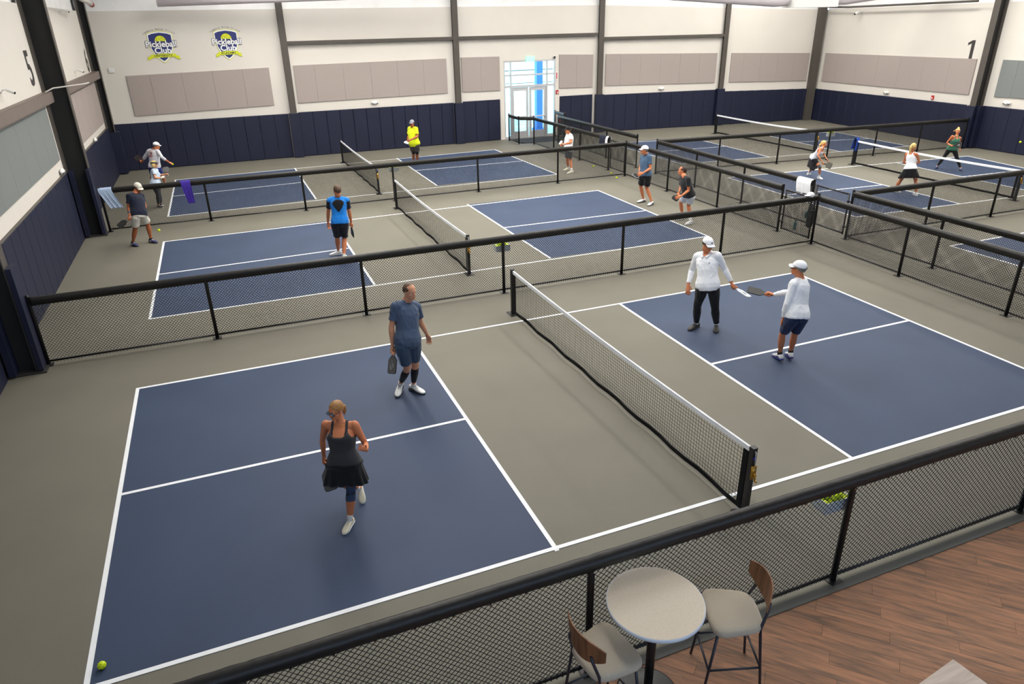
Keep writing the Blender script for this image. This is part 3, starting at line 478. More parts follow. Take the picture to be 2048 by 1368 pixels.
def logo(c, title, lab):
    c = V3(c)-V3((0,.012,0)); r = empty('club_logo', tuple(c), lab, 'logo'); X = np.array([1.,0,0]); Z = np.array([0,0,1.]); N = np.array([0,-1.,0]); c = V3(c)
    def shield(s, y): 
        pts = [(-.46,.44),(-.30,.50),(0,.54),(.30,.50),(.46,.44),(.455,.1),(.40,-.12),(.28,-.36),(.12,-.54),(0,-.62),(-.12,-.54),(-.28,-.36),(-.40,-.12),(-.455,.1)]
        return [(a*s, b*s) for a, b in pts][::-1]
    MB().plate(shield(1.0,0), X, Z, N, c+N*.002, .003).build('lime_border', M_lime, r); MB().plate(shield(.965,0), X, Z, N, c+N*.005, .003).build('white_border', M_wprint, r); MB().plate(shield(.88,0), X, Z, N, c+N*.008, .003).build('navy_shield', M_navyp, r)
    half = [(.20*math.cos(a), .17+.20*math.sin(a)) for a in np.linspace(0, math.pi, 18)]
    MB().plate([(x*1.08,(z-.17)*1.08+.165) for x, z in half], X, Z, N, c+N*.011, .002).build('ball_outline', M_dprint, r); MB().plate(half, X, Z, N, c+N*.013, .002).build('half_ball', M_lime, r)
    mb = MB()
    for x, z in ((-.12,.27),(-.04,.24),(.05,.29),(.14,.22),(-.15,.2),(.02,.19)): mb.disc(c+X*x+Z*z+N*.015, X, Z, N, .014, .002, 10)
    mb.build('ball_holes', M_dprint, r)
    text_obj('Pickleball', .30, M_dprint, c+Z*.06+N*.012, X, Z, r, xs=1.0, off=.022, N=N); text_obj('Pickleball', .30, M_wprint, c+Z*.06+N*.016, X, Z, r, xs=1.0, off=.008, N=N)
    text_obj('Club', .30, M_wprint, c-Z*.17+X*.02+N*.016, X, Z, r, xs=1.05, off=.008, N=N)
    W_ = .50 if title == 'UNIVERSITY' else .42
    MB().plate([(-W_*.92,-.42),(W_*.92,-.40),(W_*.92,-.29),(0,-.27),(-W_*.92,-.31)], X, Z, N, c+N*.016, .003).build('lime_banner', M_lime, r)
    MB().plate([(-W_*1.22,-.50),(-W_*.84,-.46),(-W_*.84,-.36),(-W_*1.16,-.38),(-W_*1.12,-.44)], X, Z, N, c+N*.013, .003).plate([(W_*.84,-.45),(W_*1.22,-.50),(W_*1.12,-.43),(W_*1.16,-.36),(W_*.84,-.35)], X, Z, N, c+N*.013, .003).build('banner_tail', M_lime, r)
    text_obj(title, .115, M_dprint, c-Z*.352+N*.020, X, Z, r, xs=.95, off=.003, N=N, spacing=1.15)
    # motto on an arc
    word = 'Ludere Enim Vitae'
    for i, ch in enumerate(word):
        if ch == ' ': continue
        a = math.radians(90+ (len(word)/2-.5-i)*3.9); R_ = 1.05
        text_obj(ch, .085, M_num, c+X*R_*math.cos(a)+Z*(R_*math.sin(a)-.45)+N*.006, X*math.sin(a)-Z*math.cos(a), X*math.cos(a)+Z*math.sin(a), r, 'motto_letter', N=N)
for p, ti, lab in zip(M['logos'], ('UNIVERSITY','ACADEMY'), ('blue and lime club shield with UNIVERSITY banner','blue and lime club shield with ACADEMY banner')):
    q, t, n = wl(FW, p); logo(q, ti, lab)

# ---------------------------------------------------------------- courts
LWD = .052
def lineq(mb, a, b, w=LWD, z=.004, th=.002):
    a, b = V3((*a[:2],0)), V3((*b[:2],0)); t = (b-a)/np.linalg.norm(b-a); n = np.array([-t[1], t[0], 0]); L = np.linalg.norm(b-a)/2
    mb.obox((a+b)/2+V3((0,0,z)), t, n, (0,0,1), L+w/2, w/2, th/2); return mb
def court(lab, far_, near_):
    """far_/near_: five (x,y) points along the far and near side line: base, kitchen, net, kitchen, base"""
    c = np.mean([*far_, *near_], 0); r = empty('pickleball_court', (c[0],c[1],0), lab, 'court')
    for i, j in ((0,1),(3,4)):
        MB().hexa([(*near_[i],.0005),(*near_[j],.0005),(*far_[j],.0005),(*far_[i],.0005),(*near_[i],.002),(*near_[j],.002),(*far_[j],.002),(*far_[i],.002)]).build('playing_surface', M_blue, r)
        ml, mr_ = [(V3(near_[k])+V3(far_[k]))/2 for k in (i, j)]; lineq(MB(), ml, mr_).build('line', M_line, r)
    lineq(MB(), far_[0], far_[4], z=.0045).build('line', M_line, r); lineq(MB(), near_[0], near_[4], z=.0045).build('line', M_line, r)
    for k in (0,1,3,4): lineq(MB(), near_[k], far_[k], z=.0035).build('line', M_line, r)
cA = lambda y0, dx=0: ([(dx,y0+6.07),(4.55+dx,y0+6.07),(6.72+dx,y0+6.07),(8.88+dx,y0+6.07),(13.40+dx,y0+6.07)], [(dx,y0+.02),(4.57+dx,y0+.0),(6.72+dx,y0+.02),(8.86+dx,y0+.03),(13.36+dx,y0+.03)])
court('blue pickleball court nearest the camera', *cA(0))
court('blue pickleball court in the middle of the left row', [(.02,15.17),(4.55,15.4),(6.7,15.47),(8.83,15.50),(13.46,15.42)], [(0,9.25),(4.54,9.36),(6.7,9.40),(8.87,9.41),(13.43,9.30)])
court('blue pickleball court farthest in the left row, below the logos', [(.06,24.2),(4.5,24.5),(6.6,24.65),(8.78,24.75),(13.3,24.8)], [(.02,18.15),(4.52,18.5),(6.62,18.65),(8.76,18.70),(13.40,18.5)])
court('blue pickleball court in the far right corner', [(18.7,23.9),(22.9,23.6),(24.7,23.3),(26.5,22.9),(30.0,21.65)], [(18.65,18.1),(22.65,17.75),(24.5,17.6),(26.05,17.3),(29.6,17.0)])
court('blue pickleball court where the women play on the right', [(18.60,15.15),(22.54,14.75),(24.3,14.6),(26.02,14.42),(29.6,14.23)], [(18.37,9.10),(22.30,8.95),(24.2,8.8),(25.7,8.72),(28.6,8.6)])
court('blue pickleball court at the right edge of the picture', [(18.25,6.03),(22.6,6.05),(24.7,6.05),(26.8,6.05),(31.0,6.05)], [(18.25,-.02),(22.6,-.02),(24.7,-.02),(26.8,-.02),(31.0,-.02)])

# ---------------------------------------------------------------- nets
def net(a, b, lab, crank=True, h=.905, jacket=False):
    a, b = V3((*a,0)), V3((*b,0)); L = np.linalg.norm(b-a); t = (b-a)/L; n = np.array([-t[1], t[0], 0]); up = V3((0,0,1))
    r = empty('pickleball_net', tuple((a+b)/2), lab, 'net')
    for k, (p, s) in enumerate(((a,1),(b,-1))):
        po = MB().obox(p+up*.46, t, n, up, .031, .031, .46).obox(p+up*.925, t, n, up, .033, .033, .006).build('post', M_black, r)
        MB().obox(p+up*.006, t, n, up, .13, .09, .006).build('base_plate', M_black, po)
        if k == 0 and crank:
            MB().obox(p+up*.62-t*.045, t, n, up, .012, .03, .085).tube([p+up*.60-t*.05, p+up*.60-t*.085], .016, 10).tube([p+up*.60-t*.08, p+up*.52-t*.085], .010, 8).tube([p+up*.53-t*.08, p+up*.53-t*.11], .012, 8).build('crank', M_brass, po, True)
            MB().tube([p+up*.90-t*.0, p+up*.885-t*.045, p+up*.66-t*.055], .006, 6).build('cable', M_tape, po, True)
            MB().obox(p+up*.80-t*.036, t, n, up, .001, .018, .02).build('label', mat('violet_label', s2l(70,60,190), .5), po)
    sag = lambda u: -.045*math.sin(math.pi*u)**1.0
    top = lambda u: a+t*L*u+up*(h+sag(u)); bot = lambda u: a+t*L*u+up*(.075)
    us = np.linspace(.008, .992, 25); rings = []
    for u in us:
        p = top(u); w = .012+.002*math.sin(u*60); rings.append([p+n*w+up*.004, p+n*w-up*.055, p-n*w-up*.055, p-n*w+up*.004, p+up*.010])
    MB().loft([rr[::-1] for rr in rings]).build('top_tape', M_tape, r)
    mb = MB()
    for e0, e1 in ((.010,.022),(.978,.990)): MB().hexa([bot(e0)-n*.006,bot(e1)-n*.006,bot(e1)+n*.006,bot(e0)+n*.006,top(e0)-n*.006-up*.05,top(e1)-n*.006-up*.05,top(e1)+n*.006-up*.05,top(e0)+n*.006-up*.05]).build('side_band', M_cord, r)
    bl = [bot(u)+n*.015*math.sin(u*40) for u in us]; MB().loft([[p+n*.007+up*.03, p-n*.007+up*.03, p-n*.007-up*.03, p+n*.007-up*.03] for p in bl]).build('bottom_band', M_cord, r)
    mb = MB(); nv = int(L/.053)
    for i in range(nv+1):
        u = .012+(.976)*i/nv; p0, p1 = bot(u), top(u)-up*.05; pts = [p0, (p0+p1)/2+n*.003*math.sin(i*1.7), p1]
        mb.loft([[p+t*.0026, p-t*.0013+n*.0023, p-t*.0013-n*.0023] for p in pts], cap=False)
    nh = 15
    for j in range(1, nh):
        v = j/nh; ring = []
        for u in np.linspace(.012, .988, 13): p = bot(u)*(1-v)+(top(u)-up*.05)*v; ring.append([p+up*.0026, p-up*.0013+n*.0023, p-up*.0013-n*.0023])
        mb.loft(ring, cap=False)
    mb.build('net_mesh', M_cord, r)
    MB().obox(a+t*L/2+up*(h-.40-.04), t, n, up, .03, .008, .40).build('center_strap', M_tape, r) if False else None
    return r
net((6.83,-.33), (6.70,6.48), 'pickleball net nearest the camera with brass crank')
net((6.69,9.12), (6.66,16.02), 'pickleball net of the middle court in the left row')
net((6.60,18.30), (6.50,24.85), 'pickleball net of the far left court')
net((24.9,17.55), (24.65,24.0), 'pickleball net of the far right corner court')
net((24.1,8.50), (24.30,15.0), 'pickleball net between the women players')
net((24.7,-.3), (24.7,6.4), 'pickleball net of the court at the right edge')

# ---------------------------------------------------------------- fences
def wire_bay(a, b, z0, z1, pitch=.055, r=.0038):
    a, b = V3((*a[:2],0)), V3((*b[:2],0)); L = np.linalg.norm(b-a); t = (b-a)/L; n = np.array([-t[1], t[0], 0]); H = z1-z0; mb = MB(); up = V3((0,0,1))
    for s in (1,-1):
        k0 = -math.ceil(H/pitch)
        for k in range(k0, int(L/pitch)+1):
            x = k*pitch+.02; lo = max(0, -x); hi = min(H, L-x)
            if hi-lo < .03: continue
            p0 = (x+lo, lo); p1 = (x+hi, hi)
            if s < 0: p0, p1 = (L-p0[0], p0[1]), (L-p1[0], p1[1])
            P0 = a+t*p0[0]+up*(z0+p0[1])+n*.002*s; P1 = a+t*p1[0]+up*(z0+p1[1])+n*.002*s
            d = (P1-P0)/np.linalg.norm(P1-P0); m_ = np.cross(d, n)
            mb.loft([[p+m_*r, p-m_*r*.5+n*r*.87, p-m_*r*.5-n*r*.87] for p in (P0, P1)], cap=False)
    return mb
def rail_pad(a, b, z=1.165, w=.060, h=.080, seed=0, posts=()):
    a, b = V3((*a[:2],z)), V3((*b[:2],z)); L = np.linalg.norm(b-a); t = (b-a)/L; n = np.array([-t[1], t[0], 0]); up = V3((0,0,1))
    m = max(2, int(L/.05)); rings = []
    for i in range(m+1):
        x = L*i/m; p = a+t*x; ring = []
        for k in range(12):
            an = 2*math.pi*k/12; cx, cz = math.cos(an), math.sin(an)
            f = 1+.05*noise.noise(Vector((x*9+seed, cx*2, cz*2)))+.03*noise.noise(Vector((x*30+seed, cx*3, cz*3)))
            near_ = max([0]+[math.exp(-((x-q-.08)/.16)**2) for q in posts]); f += .09*near_*noise.noise(Vector((x*26+an*2.2+seed, seed, 0)))
            hh = h*(1.15 if cz < 0 else .8); ww = w*(1.0 if cz > -.3 else .78)
            ring.append(p+n*cx*ww*f+up*cz*hh*f)
        rings.append(ring)
    return MB().loft(rings)
def fence(lab, runs, group=None, grom=False, rz=1.175, shared=False):
    """runs: list of lists of (x,y) post positions"""
    p0 = runs[0][0]; r = empty('chain_link_fence', (p0[0],p0[1],0), lab, 'fence', group); seen = {(round(runs[0][0][0],1), round(runs[0][0][1],1))} if shared else set()
    up = V3((0,0,1))
    for ri, run in enumerate(runs):
        A_, B_ = V3(run[0]), V3(run[-1]); D_ = (B_-A_)/np.linalg.norm(B_-A_); run = [run[0]]+[tuple(float(v) for v in A_+D_*((V3(q)-A_)@D_)) for q in run[1:-1]]+[run[-1]]
        for (x, y) in run:
            if (round(x,1), round(y,1)) in seen: continue
            seen.add((round(x,1), round(y,1)))
            hh = rz+.10 if (x, y) in (run[0], run[-1]) else rz
            po = MB().tube([(x,y,0),(x,y,hh-.03),(x,y,hh-.015),(x,y,hh)], [.032,.032,.036,.018], 12).build('post', M_black, r, True)
            MB().box(x-.075,x+.075,y-.075,y+.075,.0,.010).build('base_plate', M_black, po)
        a, b = run[0], run[-1]
        t = (V3(b)-V3(a))/np.linalg.norm(V3(b)-V3(a))
        rail_pad(V3(a)+t*(.085 if shared else .02), V3(b)-t*.02, z=rz, seed=ri*31+p0[1], posts=[float(np.linalg.norm(V3(q)-V3(a))) for q in run]).build('rail_padding', M_vinyl, r, True)
        for i in range(len(run)-1):
            pa = V3(run[i])+t*(.0); pb = V3(run[i+1])
            wire_bay(pa, pb, .035, rz-.045).build('wire_mesh', M_wire, r)
            MB().tube([(*pa,.075),(*pb,.075)], .018, 8).build('bottom_rail', M_black, r, True)
            if grom:
                mb = MB(); n = np.array([t[1], -t[0], 0]); T3 = np.array([t[0], t[1], 0])
                for x in np.arange(.1, np.linalg.norm(pb-pa), .30): mb.tube([np.array([*(pa+t*x),rz-.065])+n*.040, np.array([*(pa+t*x),rz-.065])+n*.052], .009, 8)
                o = mb.build('grommets', M_chrome, r); o['kind'] = 'stuff'
    return r
FXS = [-1.5,1.24,4.03,6.98,9.85,12.55,15.30]
nearY = -1.53
fence('black padded chain-link fence nearest the camera, beside the lounge', [[(x,nearY) for x in (-1.5,1.35,4.15,6.98,9.80,12.6,15.3)]], grom=True, rz=1.245)
fence('black padded chain-link fence behind the nearest court', [[(x,7.68) for x in FXS[:-1]]+[(15.36,7.66)]], rz=1.19)
fence('black padded chain-link fence in front of the far left court', [[(-1.45,17.0),(1.25,17.02),(4.02,17.12),(6.86,17.16),(9.76,17.12),(12.75,17.18),(15.50,17.12)]])
fence('black padded chain-link fence down the aisle beside the nearest court', [[(15.36,7.66),(15.17,4.97),(15.15,2.48),(15.15,0.0)]], shared=True)
fence('black padded chain-link fence down the aisle beside the middle court', [[(15.50,17.08),(15.49,14.31),(15.45,11.6),(15.39,8.93)]], shared=True)
fence('black padded chain-link fence in front of the entrance door', [[(15.50,18.37),(15.55,20.73),(15.58,23.18),(15.44,25.3)],[(15.44,25.3),(14.85,25.7)],[(14.85,25.7),(14.84,26.9)]])
fence('black padded chain-link fence along the right of the entrance aisle', [[(16.67,18.27),(16.70,20.66),(16.72,23.0),(16.69,25.3)]])
fence('short black padded rail beside the entrance door', [[(17.3,26.95),(17.3,25.85)]])
fence('black padded chain-link fence on the right of the aisle, middle stretch', [[(16.68,16.92),(16.66,14.4),(16.62,11.9),(16.5,9.0)]])
fence('black padded chain-link fence on the right of the aisle, nearest stretch', [[(16.43,7.60),(16.36,5.04),(16.35,2.3),(16.35,0)]])
fence('black padded chain-link fence in front of the women players', [[(16.43,7.60),(19.2,7.72),(21.7,7.55),(24.4,7.5),(27.2,7.45),(30.0,7.4)]], shared=True)
fence('black padded chain-link fence behind the women players', [[(16.68,16.92),(19.3,16.75),(21.9,16.45),(24.2,16.2),(26.45,15.98),(28.65,15.76),(31.0,15.6)]], shared=True)

def gate(lab, a, b, hinge_first=True):
    a, b = V3((*a,0)), V3((*b,0)); t = (b-a)/np.linalg.norm(b-a); up = V3((0,0,1)); a2 = a+t*.07; b2 = b-t*.07
    r = empty('fence_gate', tuple(a), lab, 'gate')
    mb = MB(); mb.tube([a2+up*.09, a2+up*1.16], .022, 10); mb.tube([b2+up*.09, b2+up*1.16], .022, 10); mb.tube([a2+up*1.13, b2+up*1.13], .022, 10); mb.tube([a2+up*.12, b2+up*.12], .022, 10); mb.build('gate_frame', M_black, r, True)
    wire_bay(a2, b2, .12, 1.13).build('wire_mesh', M_wire, r)
    mb = MB()
    for z in (.3,.95): mb.tube([a+up*z, a2+up*z], .016, 8); mb.tube([a2+up*(z-.04), a2+up*(z+.04)], .03, 10)
    mb.build('hinge', M_black, r, True)
    MB().obox(b2+up*.80, t, np.cross(up, t), up, .05, .03, .02).tube([b2+up*.70, b2+up*.90], .014, 8).build('latch', M_black, r)
gate('black mesh gate between middle court and aisle', (15.39,8.87), (15.37,7.72))
gate('black mesh gate at the far left court by the entrance aisle', (15.51,17.14), (15.50,18.31))
gate('black mesh gate across the aisle to the women players', (16.44,7.66), (16.50,8.94))

# ---------------------------------------------------------------- balls and ball trays
def ball(loc, lab, holes=True, rad=.037):
    r = empty('pickleball', loc, lab, 'ball'); MB().ell(loc, (1,0,0), (0,1,0), (0,0,1), rad, rad, rad, 20, 12).build('shell', M_ball, r, True)
    if holes:
        mb = MB()
        for i in range(26):
            z = 1-2*(i+.5)/26; a = i*2.39996; d = V3((math.sqrt(1-z*z)*math.cos(a), math.sqrt(1-z*z)*math.sin(a), z)); u = np.cross(d, (.3,.5,.8)); u /= np.linalg.norm(u)
            mb.disc(V3(loc)+d*(rad*.99), u, np.cross(d, u), d, .0042, .0005, 8)
        mb.build('holes', M_hole, r)
ball((.115,.21,.0395), 'yellow ball in the near left court corner')
ball((-.02,15.0,.37), 'yellow ball bouncing in front of the man in navy shirt')
ball((15.25,19.1,.039), 'yellow ball on the floor right of the black-capped player')
ball((15.22,17.62,.039), 'yellow ball on the floor behind the corner gate')
ball((14.98,16.82,.039), 'yellow ball in front of the fence corner')
ball((28.3,11.5,1.02), 'yellow ball in flight towards the woman in green')
def tray(p, nrm, lab):
    p = V3(p); n = V3(nrm); t = np.array([1.,0,0]); up = V3((0,0,1)); r = empty('ball_tray', tuple(p), lab, 'ball tray')
    mb = MB(); w, d, h = .15, .080, .065; c = p+n*(d+.02)
    for (dx, dy, hx, hy) in ((0,-d,w,.004),(0,d,w,.004),(-w,0,.004,d),(w,0,.004,d)): mb.obox(c+t*dx+n*dy, t, n, up, hx, hy, h)
    mb.obox(c-up*h, t, n, up, w, d, .004); mb.build('tray', M_clear, r)
    k = 0
    for x in (-.115,-.038,.038,.115):
        for y in (-.04,.04):
            for z in (-.045,.03,.09) if abs(x) < .1 else (-.045,.03):
                k += 1; q = c+t*x+n*y+up*z; tag(MB().ell(q, (1,0,0), (0,1,0), (0,0,1), .036, .036, .036, 12, 8).build('pickleball', M_ball, None, True), 'yellow ball heaped in the '+lab[:60], 'ball', 'balls in the '+lab)
B_ = M['basket']
tray((B_[0][0]+.02,-1.5,.93), (0,1,0), 'clear tray on the nearest fence'); tray((B_[1][0]+.35,7.73,.95), (0,1,0), 'clear tray on the fence behind the nearest court')
tray((B_[2][0]+.3,17.2,.98), (0,1,0), 'clear tray on the far left court fence'); tray((24.35,16.25,.95), (0,1,0), 'clear tray on the fence behind the women')

# ---------------------------------------------------------------- draped cloths
def cloth(name, lab, cat, c, t, width, df, db, m, seed=0, skew=0., rr=.085, ztop=1.245, taper=0.):
    """cloth over a rail: c rail point, t rail direction, df/db drops at either side"""
    c = V3((*c,0)); t = V3((*t,0)); t /= np.linalg.norm(t); n = np.array([-t[1], t[0], 0]); up = V3((0,0,1)); rows = []
    prof = [(-1, -db*k/8) for k in range(8, 0, -1)]+[('a', a) for a in np.linspace(math.pi, 0, 9)]+[(1, -df*k/8) for k in range(1, 9)]
    nu = 17; rings = []
    for i, pr in enumerate(prof):
        row = []
        for j in range(nu):
            u = j/(nu-1)-.5
            if pr[0] == 'a': off = math.cos(pr[1])*rr; z = ztop-rr+math.sin(pr[1])*rr; dr = 0; sd = 0
            else: off = pr[0]*rr; z = ztop-rr+pr[1]; dr = -pr[1]; sd = pr[0]
            f = 1-taper*dr
            wob = .022*math.sin(u*19+seed)*min(1, dr*6)+.012*noise.noise(Vector((u*8+seed, i*.5, 0)))
            row.append(c+t*(u*width*f+skew*dr)+n*(off+(sd or 0)*(.01+abs(wob)*1.0)+wob*.3)+up*(z-.03*abs(math.sin(u*7+seed))*dr))
        rings.append(row)
    o = MB().loft(rings, closed=False, cap=False).build(name, m, None, True)
    bake(o, [('SOLIDIFY', dict(thickness=.008, offset=1)), ('SUBSURF', dict(levels=1))]); return tag(o, lab, cat)
M_wtow = mat('white_towel', s2l(236,238,244), .9, bump=.15, bump_scale=90, sheen=.2); M_btow = mat('pale_blue_towel', s2l(176,196,226), .9, bump=.15, bump_scale=90)
M_purp = mat('violet_fleece', s2l(62,40,150), .9, bump=.3, bump_scale=60, noise_amt=.15, noise_scale=12); M_navyc = mat('navy_cloth', s2l(26,32,54), .9, noise_amt=.1, noise_scale=12); M_royal = mat('royal_blue_cloth', s2l(24,62,150), .85, noise_amt=.12, noise_scale=9)
M_greyc = mat('grey_cloth', s2l(150,150,148), .9)
cloth('towel', 'pale blue towel over the left end of the far fence', 'towel', (-1.32,17.0), (1,0), .34, .10, .48, M_btow, 1.2, skew=.45)
cloth('sweater', 'violet sweater hanging on the fence beside the far left court', 'sweater', (.76,17.015), (1,0), .26, .2, .55, M_purp, 2.2, skew=.12, taper=.5)
cloth('jacket', 'navy jacket over the rail by the entrance aisle', 'jacket', (15.50,18.75), (0,1), .42, .25, .32, M_navyc, .4)
cloth('towel', 'white towel over the rail beside the navy jacket', 'towel', (15.50,18.42), (0,1), .16, .3, .34, M_wtow, 3.3)
cloth('shirt', 'white shirt thrown over the aisle fence end', 'shirt', (16.52,9.32), (-.03,1), .52, .30, .34, M_wtow, .9, skew=-.2)
o = cloth('jacket', 'royal blue jacket on the post of the women players net', 'jacket', (24.30,14.98), (1,0), .16, .34, .40, M_royal, 1.7, rr=.06, ztop=1.0, skew=-.2)
# backpack hanging in the aisle, cap on the fence corner, bottles
r = empty('backpack', (15.62,8.15,.3), 'black backpack hanging on the aisle side of the gate', 'bag')
mb = MB(); mb.loft([[(15.56+.07*sx*k, 8.02+.075*sy*k, z) for sx, sy in ((-1,-1),(-1.1,0),(-1,1),(0,1.1),(1,1),(1.1,0),(1,-1),(0,-1.1))] for k, z in ((.6,.30),(.95,.34),(1,.5),(1,.75),(.8,.88),(.4,.92))]); o = mb.build('bag_body', M_mat, r, True); bake(o, [('SUBSURF', dict(levels=1))])
MB().tube([(15.52,7.98,.9),(15.42,8.1,1.16),(15.36,8.12,1.17)], .014, 6).tube([(15.52,8.07,.9),(15.42,8.2,1.16),(15.36,8.2,1.17)], .014, 6).build('strap', M_black, r)
MB().ell((15.50,8.12,.62), (1,0,0), (0,1,0), (0,0,1), .035, .035, .10, 10, 8).build('bottle_pocket', mat('teal_plastic', s2l(60,110,120), .4), r, True)
r = empty('water_bottle', (15.9,8.85,0), 'dark teal water bottle on the aisle floor behind the gate', 'bottle')
MB().tube([(15.9,8.85,0),(15.9,8.85,.02),(15.9,8.85,.2),(15.9,8.85,.23)], [.034,.037,.037,.02], 14).build('bottle_body', MATS['teal_plastic'], r, True); MB().tube([(15.9,8.85,.23),(15.9,8.85,.265)], .02, 12).build('cap', M_black, r, True)
r = empty('baseball_cap', (15.13,7.67,1.24), 'white cap resting on the fence rail at the corner', 'cap')
mb = MB(); mb.ell((15.10,7.67,1.262), (1,0,0), (0,1,0), (0,0,1), .095, .085, .075, 18, 10); mb.build('crown', M_wtow, r, True); MB().disc((15.00,7.67,1.255), (1,0,0), (0,1,0), (0,0,1), .07, .008, 16).build('brim', M_wtow, r)

# ---------------------------------------------------------------- lounge furniture
M_top = mat('pale_quartz_laminate', s2l(196,184,166), .32, noise_amt=.06, noise_scale=60, spec=.5); M_edge = mat('white_table_edge', s2l(205,212,222), .4)
M_lin = mat('beige_linen', s2l(190,178,158), .95, noise_amt=.04, noise_scale=90, bump=.5, bump_scale=380, sheen=.2)
M_iron = mat('dark_blue_grey_steel', s2l(38,42,54), .42, spec=.5); M_ply = wood('walnut_plywood', s2l(138,96,66), s2l(92,62,44)); M_plye = mat('walnut_ply_edge', s2l(150,104,80), .5)
TC = (4.515,-1.935)
r = empty('bar_table', (*TC,0), 'round pale bar-height table with black pedestal beside the near fence', 'table')
def rnd(r0, z): return [(TC[0]+r0*math.cos(a), TC[1]+r0*math.sin(a), z) for a in np.linspace(0, 2*math.pi, 72, endpoint=False)]
MB().loft([rnd(.385,1.018),rnd(.392,1.022),rnd(.392,1.046),rnd(.386,1.05)]).build('table_edge', M_edge, r, True)
MB().loft([rnd(.384,1.049),rnd(.384,1.0515)]).build('tabletop', M_top, r)
MB().tube([(*TC,.03),(*TC,1.0)], .038, 20).box(TC[0]-.16,TC[0]+.16,TC[1]-.03,TC[1]+.03,1.0,1.018).box(TC[0]-.03,TC[0]+.03,TC[1]-.16,TC[1]+.16,1.0,1.018).build('pedestal', M_black, r, True)
MB().loft([rnd(.26,0),rnd(.265,.006),rnd(.25,.014),rnd(.05,.03)]).build('base_plate', M_black, r, True)
def stool(loc, rz, lab):
    """local: faces +x, seat 0.74 high"""
    r = empty('bar_stool', (*loc,0), lab, 'bar stool', 'bar stools at the round table', rz=rz)
    O = lambda mb, nm, m, sm=False: mb.build(nm, m, r, sm)
    def seatring(k, z, e=0):
        pts = []
        for a in np.linspace(0, 2*math.pi, 36, endpoint=False):
            ca_, sa_ = math.cos(a), math.sin(a); p = 4.6; q = (abs(ca_)**p+abs(sa_)**p)**(-1/p); x = .222*q*ca_*k; y = (.238+.16*x)*q*sa_*k
            pts.append((x, y, z))
        return pts
    O(MB().loft([seatring(.90,.690),seatring(.985,.698),seatring(1.0,.722),seatring(.985,.744),seatring(.94,.757),seatring(.8,.765),seatring(.4,.768)]), 'seat_cushion', M_lin, True)
    for sx, sy in ((1,1),(1,-1)): O(MB().tube([(.16,.185*sy,.70),(.235,.215*sy,0)], [.013,.011], 10), 'leg', M_iron, True)
    for sy in (1,-1): O(MB().tube([(-.255,.215*sy,0),(-.185,.185*sy,.66),(-.19,.175*sy,.75),(-.235,.15*sy,.90),(-.245,.135*sy,.96)], [.011,.013,.013,.013,.012], 10), 'leg', M_iron, True)
    O(MB().tube([(.205,-.20,.27),(.205,.20,.27)], .010, 8).tube([(-.225,-.20,.30),(-.225,.20,.30)], .010, 8).tube([(.205,.2,.27),(-.225,.2,.30)], .010, 8).tube([(.205,-.2,.27),(-.225,-.2,.30)], .010, 8), 'footrest_rails', M_iron, True)
    O(MB().box(-.18,.18,-.17,.17,.675,.69), 'seat_frame', M_iron)
    # curved plywood back: wide shallow shell with sloping ends
    for nm, m_, o0, o1 in (('backrest', M_ply, 0, .011),):
        ny, nz = 17, 5; F, B = [], []
        for i in range(ny):
            u = i/(ny-1)*2-1
            zt = 1.11-.045*abs(u)**3; zb = .865+.085*abs(u)**2.2
            for j in range(nz):
                v = j/(nz-1); z = zb+(zt-zb)*v; y = u*.240*(1-.04*(1-v)); x = -.262+.075*u*u-.06*(z-.9)
                F.append((x+o1, y, z)); B.append((x, y, z))
        mb = MB(); o = len(F); fs = []
        for i in range(ny-1):
            for j in range(nz-1):
                a = i*nz+j; fs.append((a, a+nz, a+nz+1, a+1)); fs.append((o+a, o+a+1, o+a+nz+1, o+a+nz))
        for i in range(ny-1):
            for j in (0, nz-1):
                a = i*nz+j; f = (a, o+a, o+a+nz, a+nz); fs.append(f if j == 0 else f[::-1])
        for j in range(nz-1):
            for i in (0, ny-1):
                a = i*nz+j; f = (a, a+1, o+a+1, o+a); fs.append(f if i == 0 else f[::-1])
        mb.add(F+B, fs); O(mb, nm, M_ply)
    return r
stool((5.24,-2.02), math.radians(180-22), 'bar stool right of the round table, back to the right')
stool((4.05,-1.97), math.radians(9), 'bar stool left of the round table, cut by the picture bottom')
r = empty('cabinet', (6.3,-3.7,0), 'pale wooden cabinet corner at the bottom right', 'cabinet')
M_cab = wood('pale_ash_laminate', s2l(196,182,170), s2l(176,160,148)); cang = math.radians(-38)
cX = V3((math.cos(cang), math.sin(cang), 0)); 
p0 = V3((6.15,-3.26,0)); e1 = V3((5.85,-3.30,0))-p0; e1 = e1/np.linalg.norm(e1); e2 = V3((6.30,-3.62,0))-p0; e2 -= e1*(e2@e1); e2 /= np.linalg.norm(e2)
c_ = p0+e1*.225+e2*.40
MB().obox(c_+V3((0,0,.53)), e1, e2, (0,0,1), .215, .39, .51).build('carcass', mat('white_cabinet_side', s2l(200,206,214), .5), r)
MB().obox(c_+V3((0,0,1.055)), e1, e2, (0,0,1), .23, .405, .015).build('cabinet_top', M_cab, r)
MB().obox(c_+e1*.218+V3((0,0,.53)), e1, e2, (0,0,1), .006, .36, .48).build('door', mat('white_cabinet_side', s2l(200,206,214), .5), r)

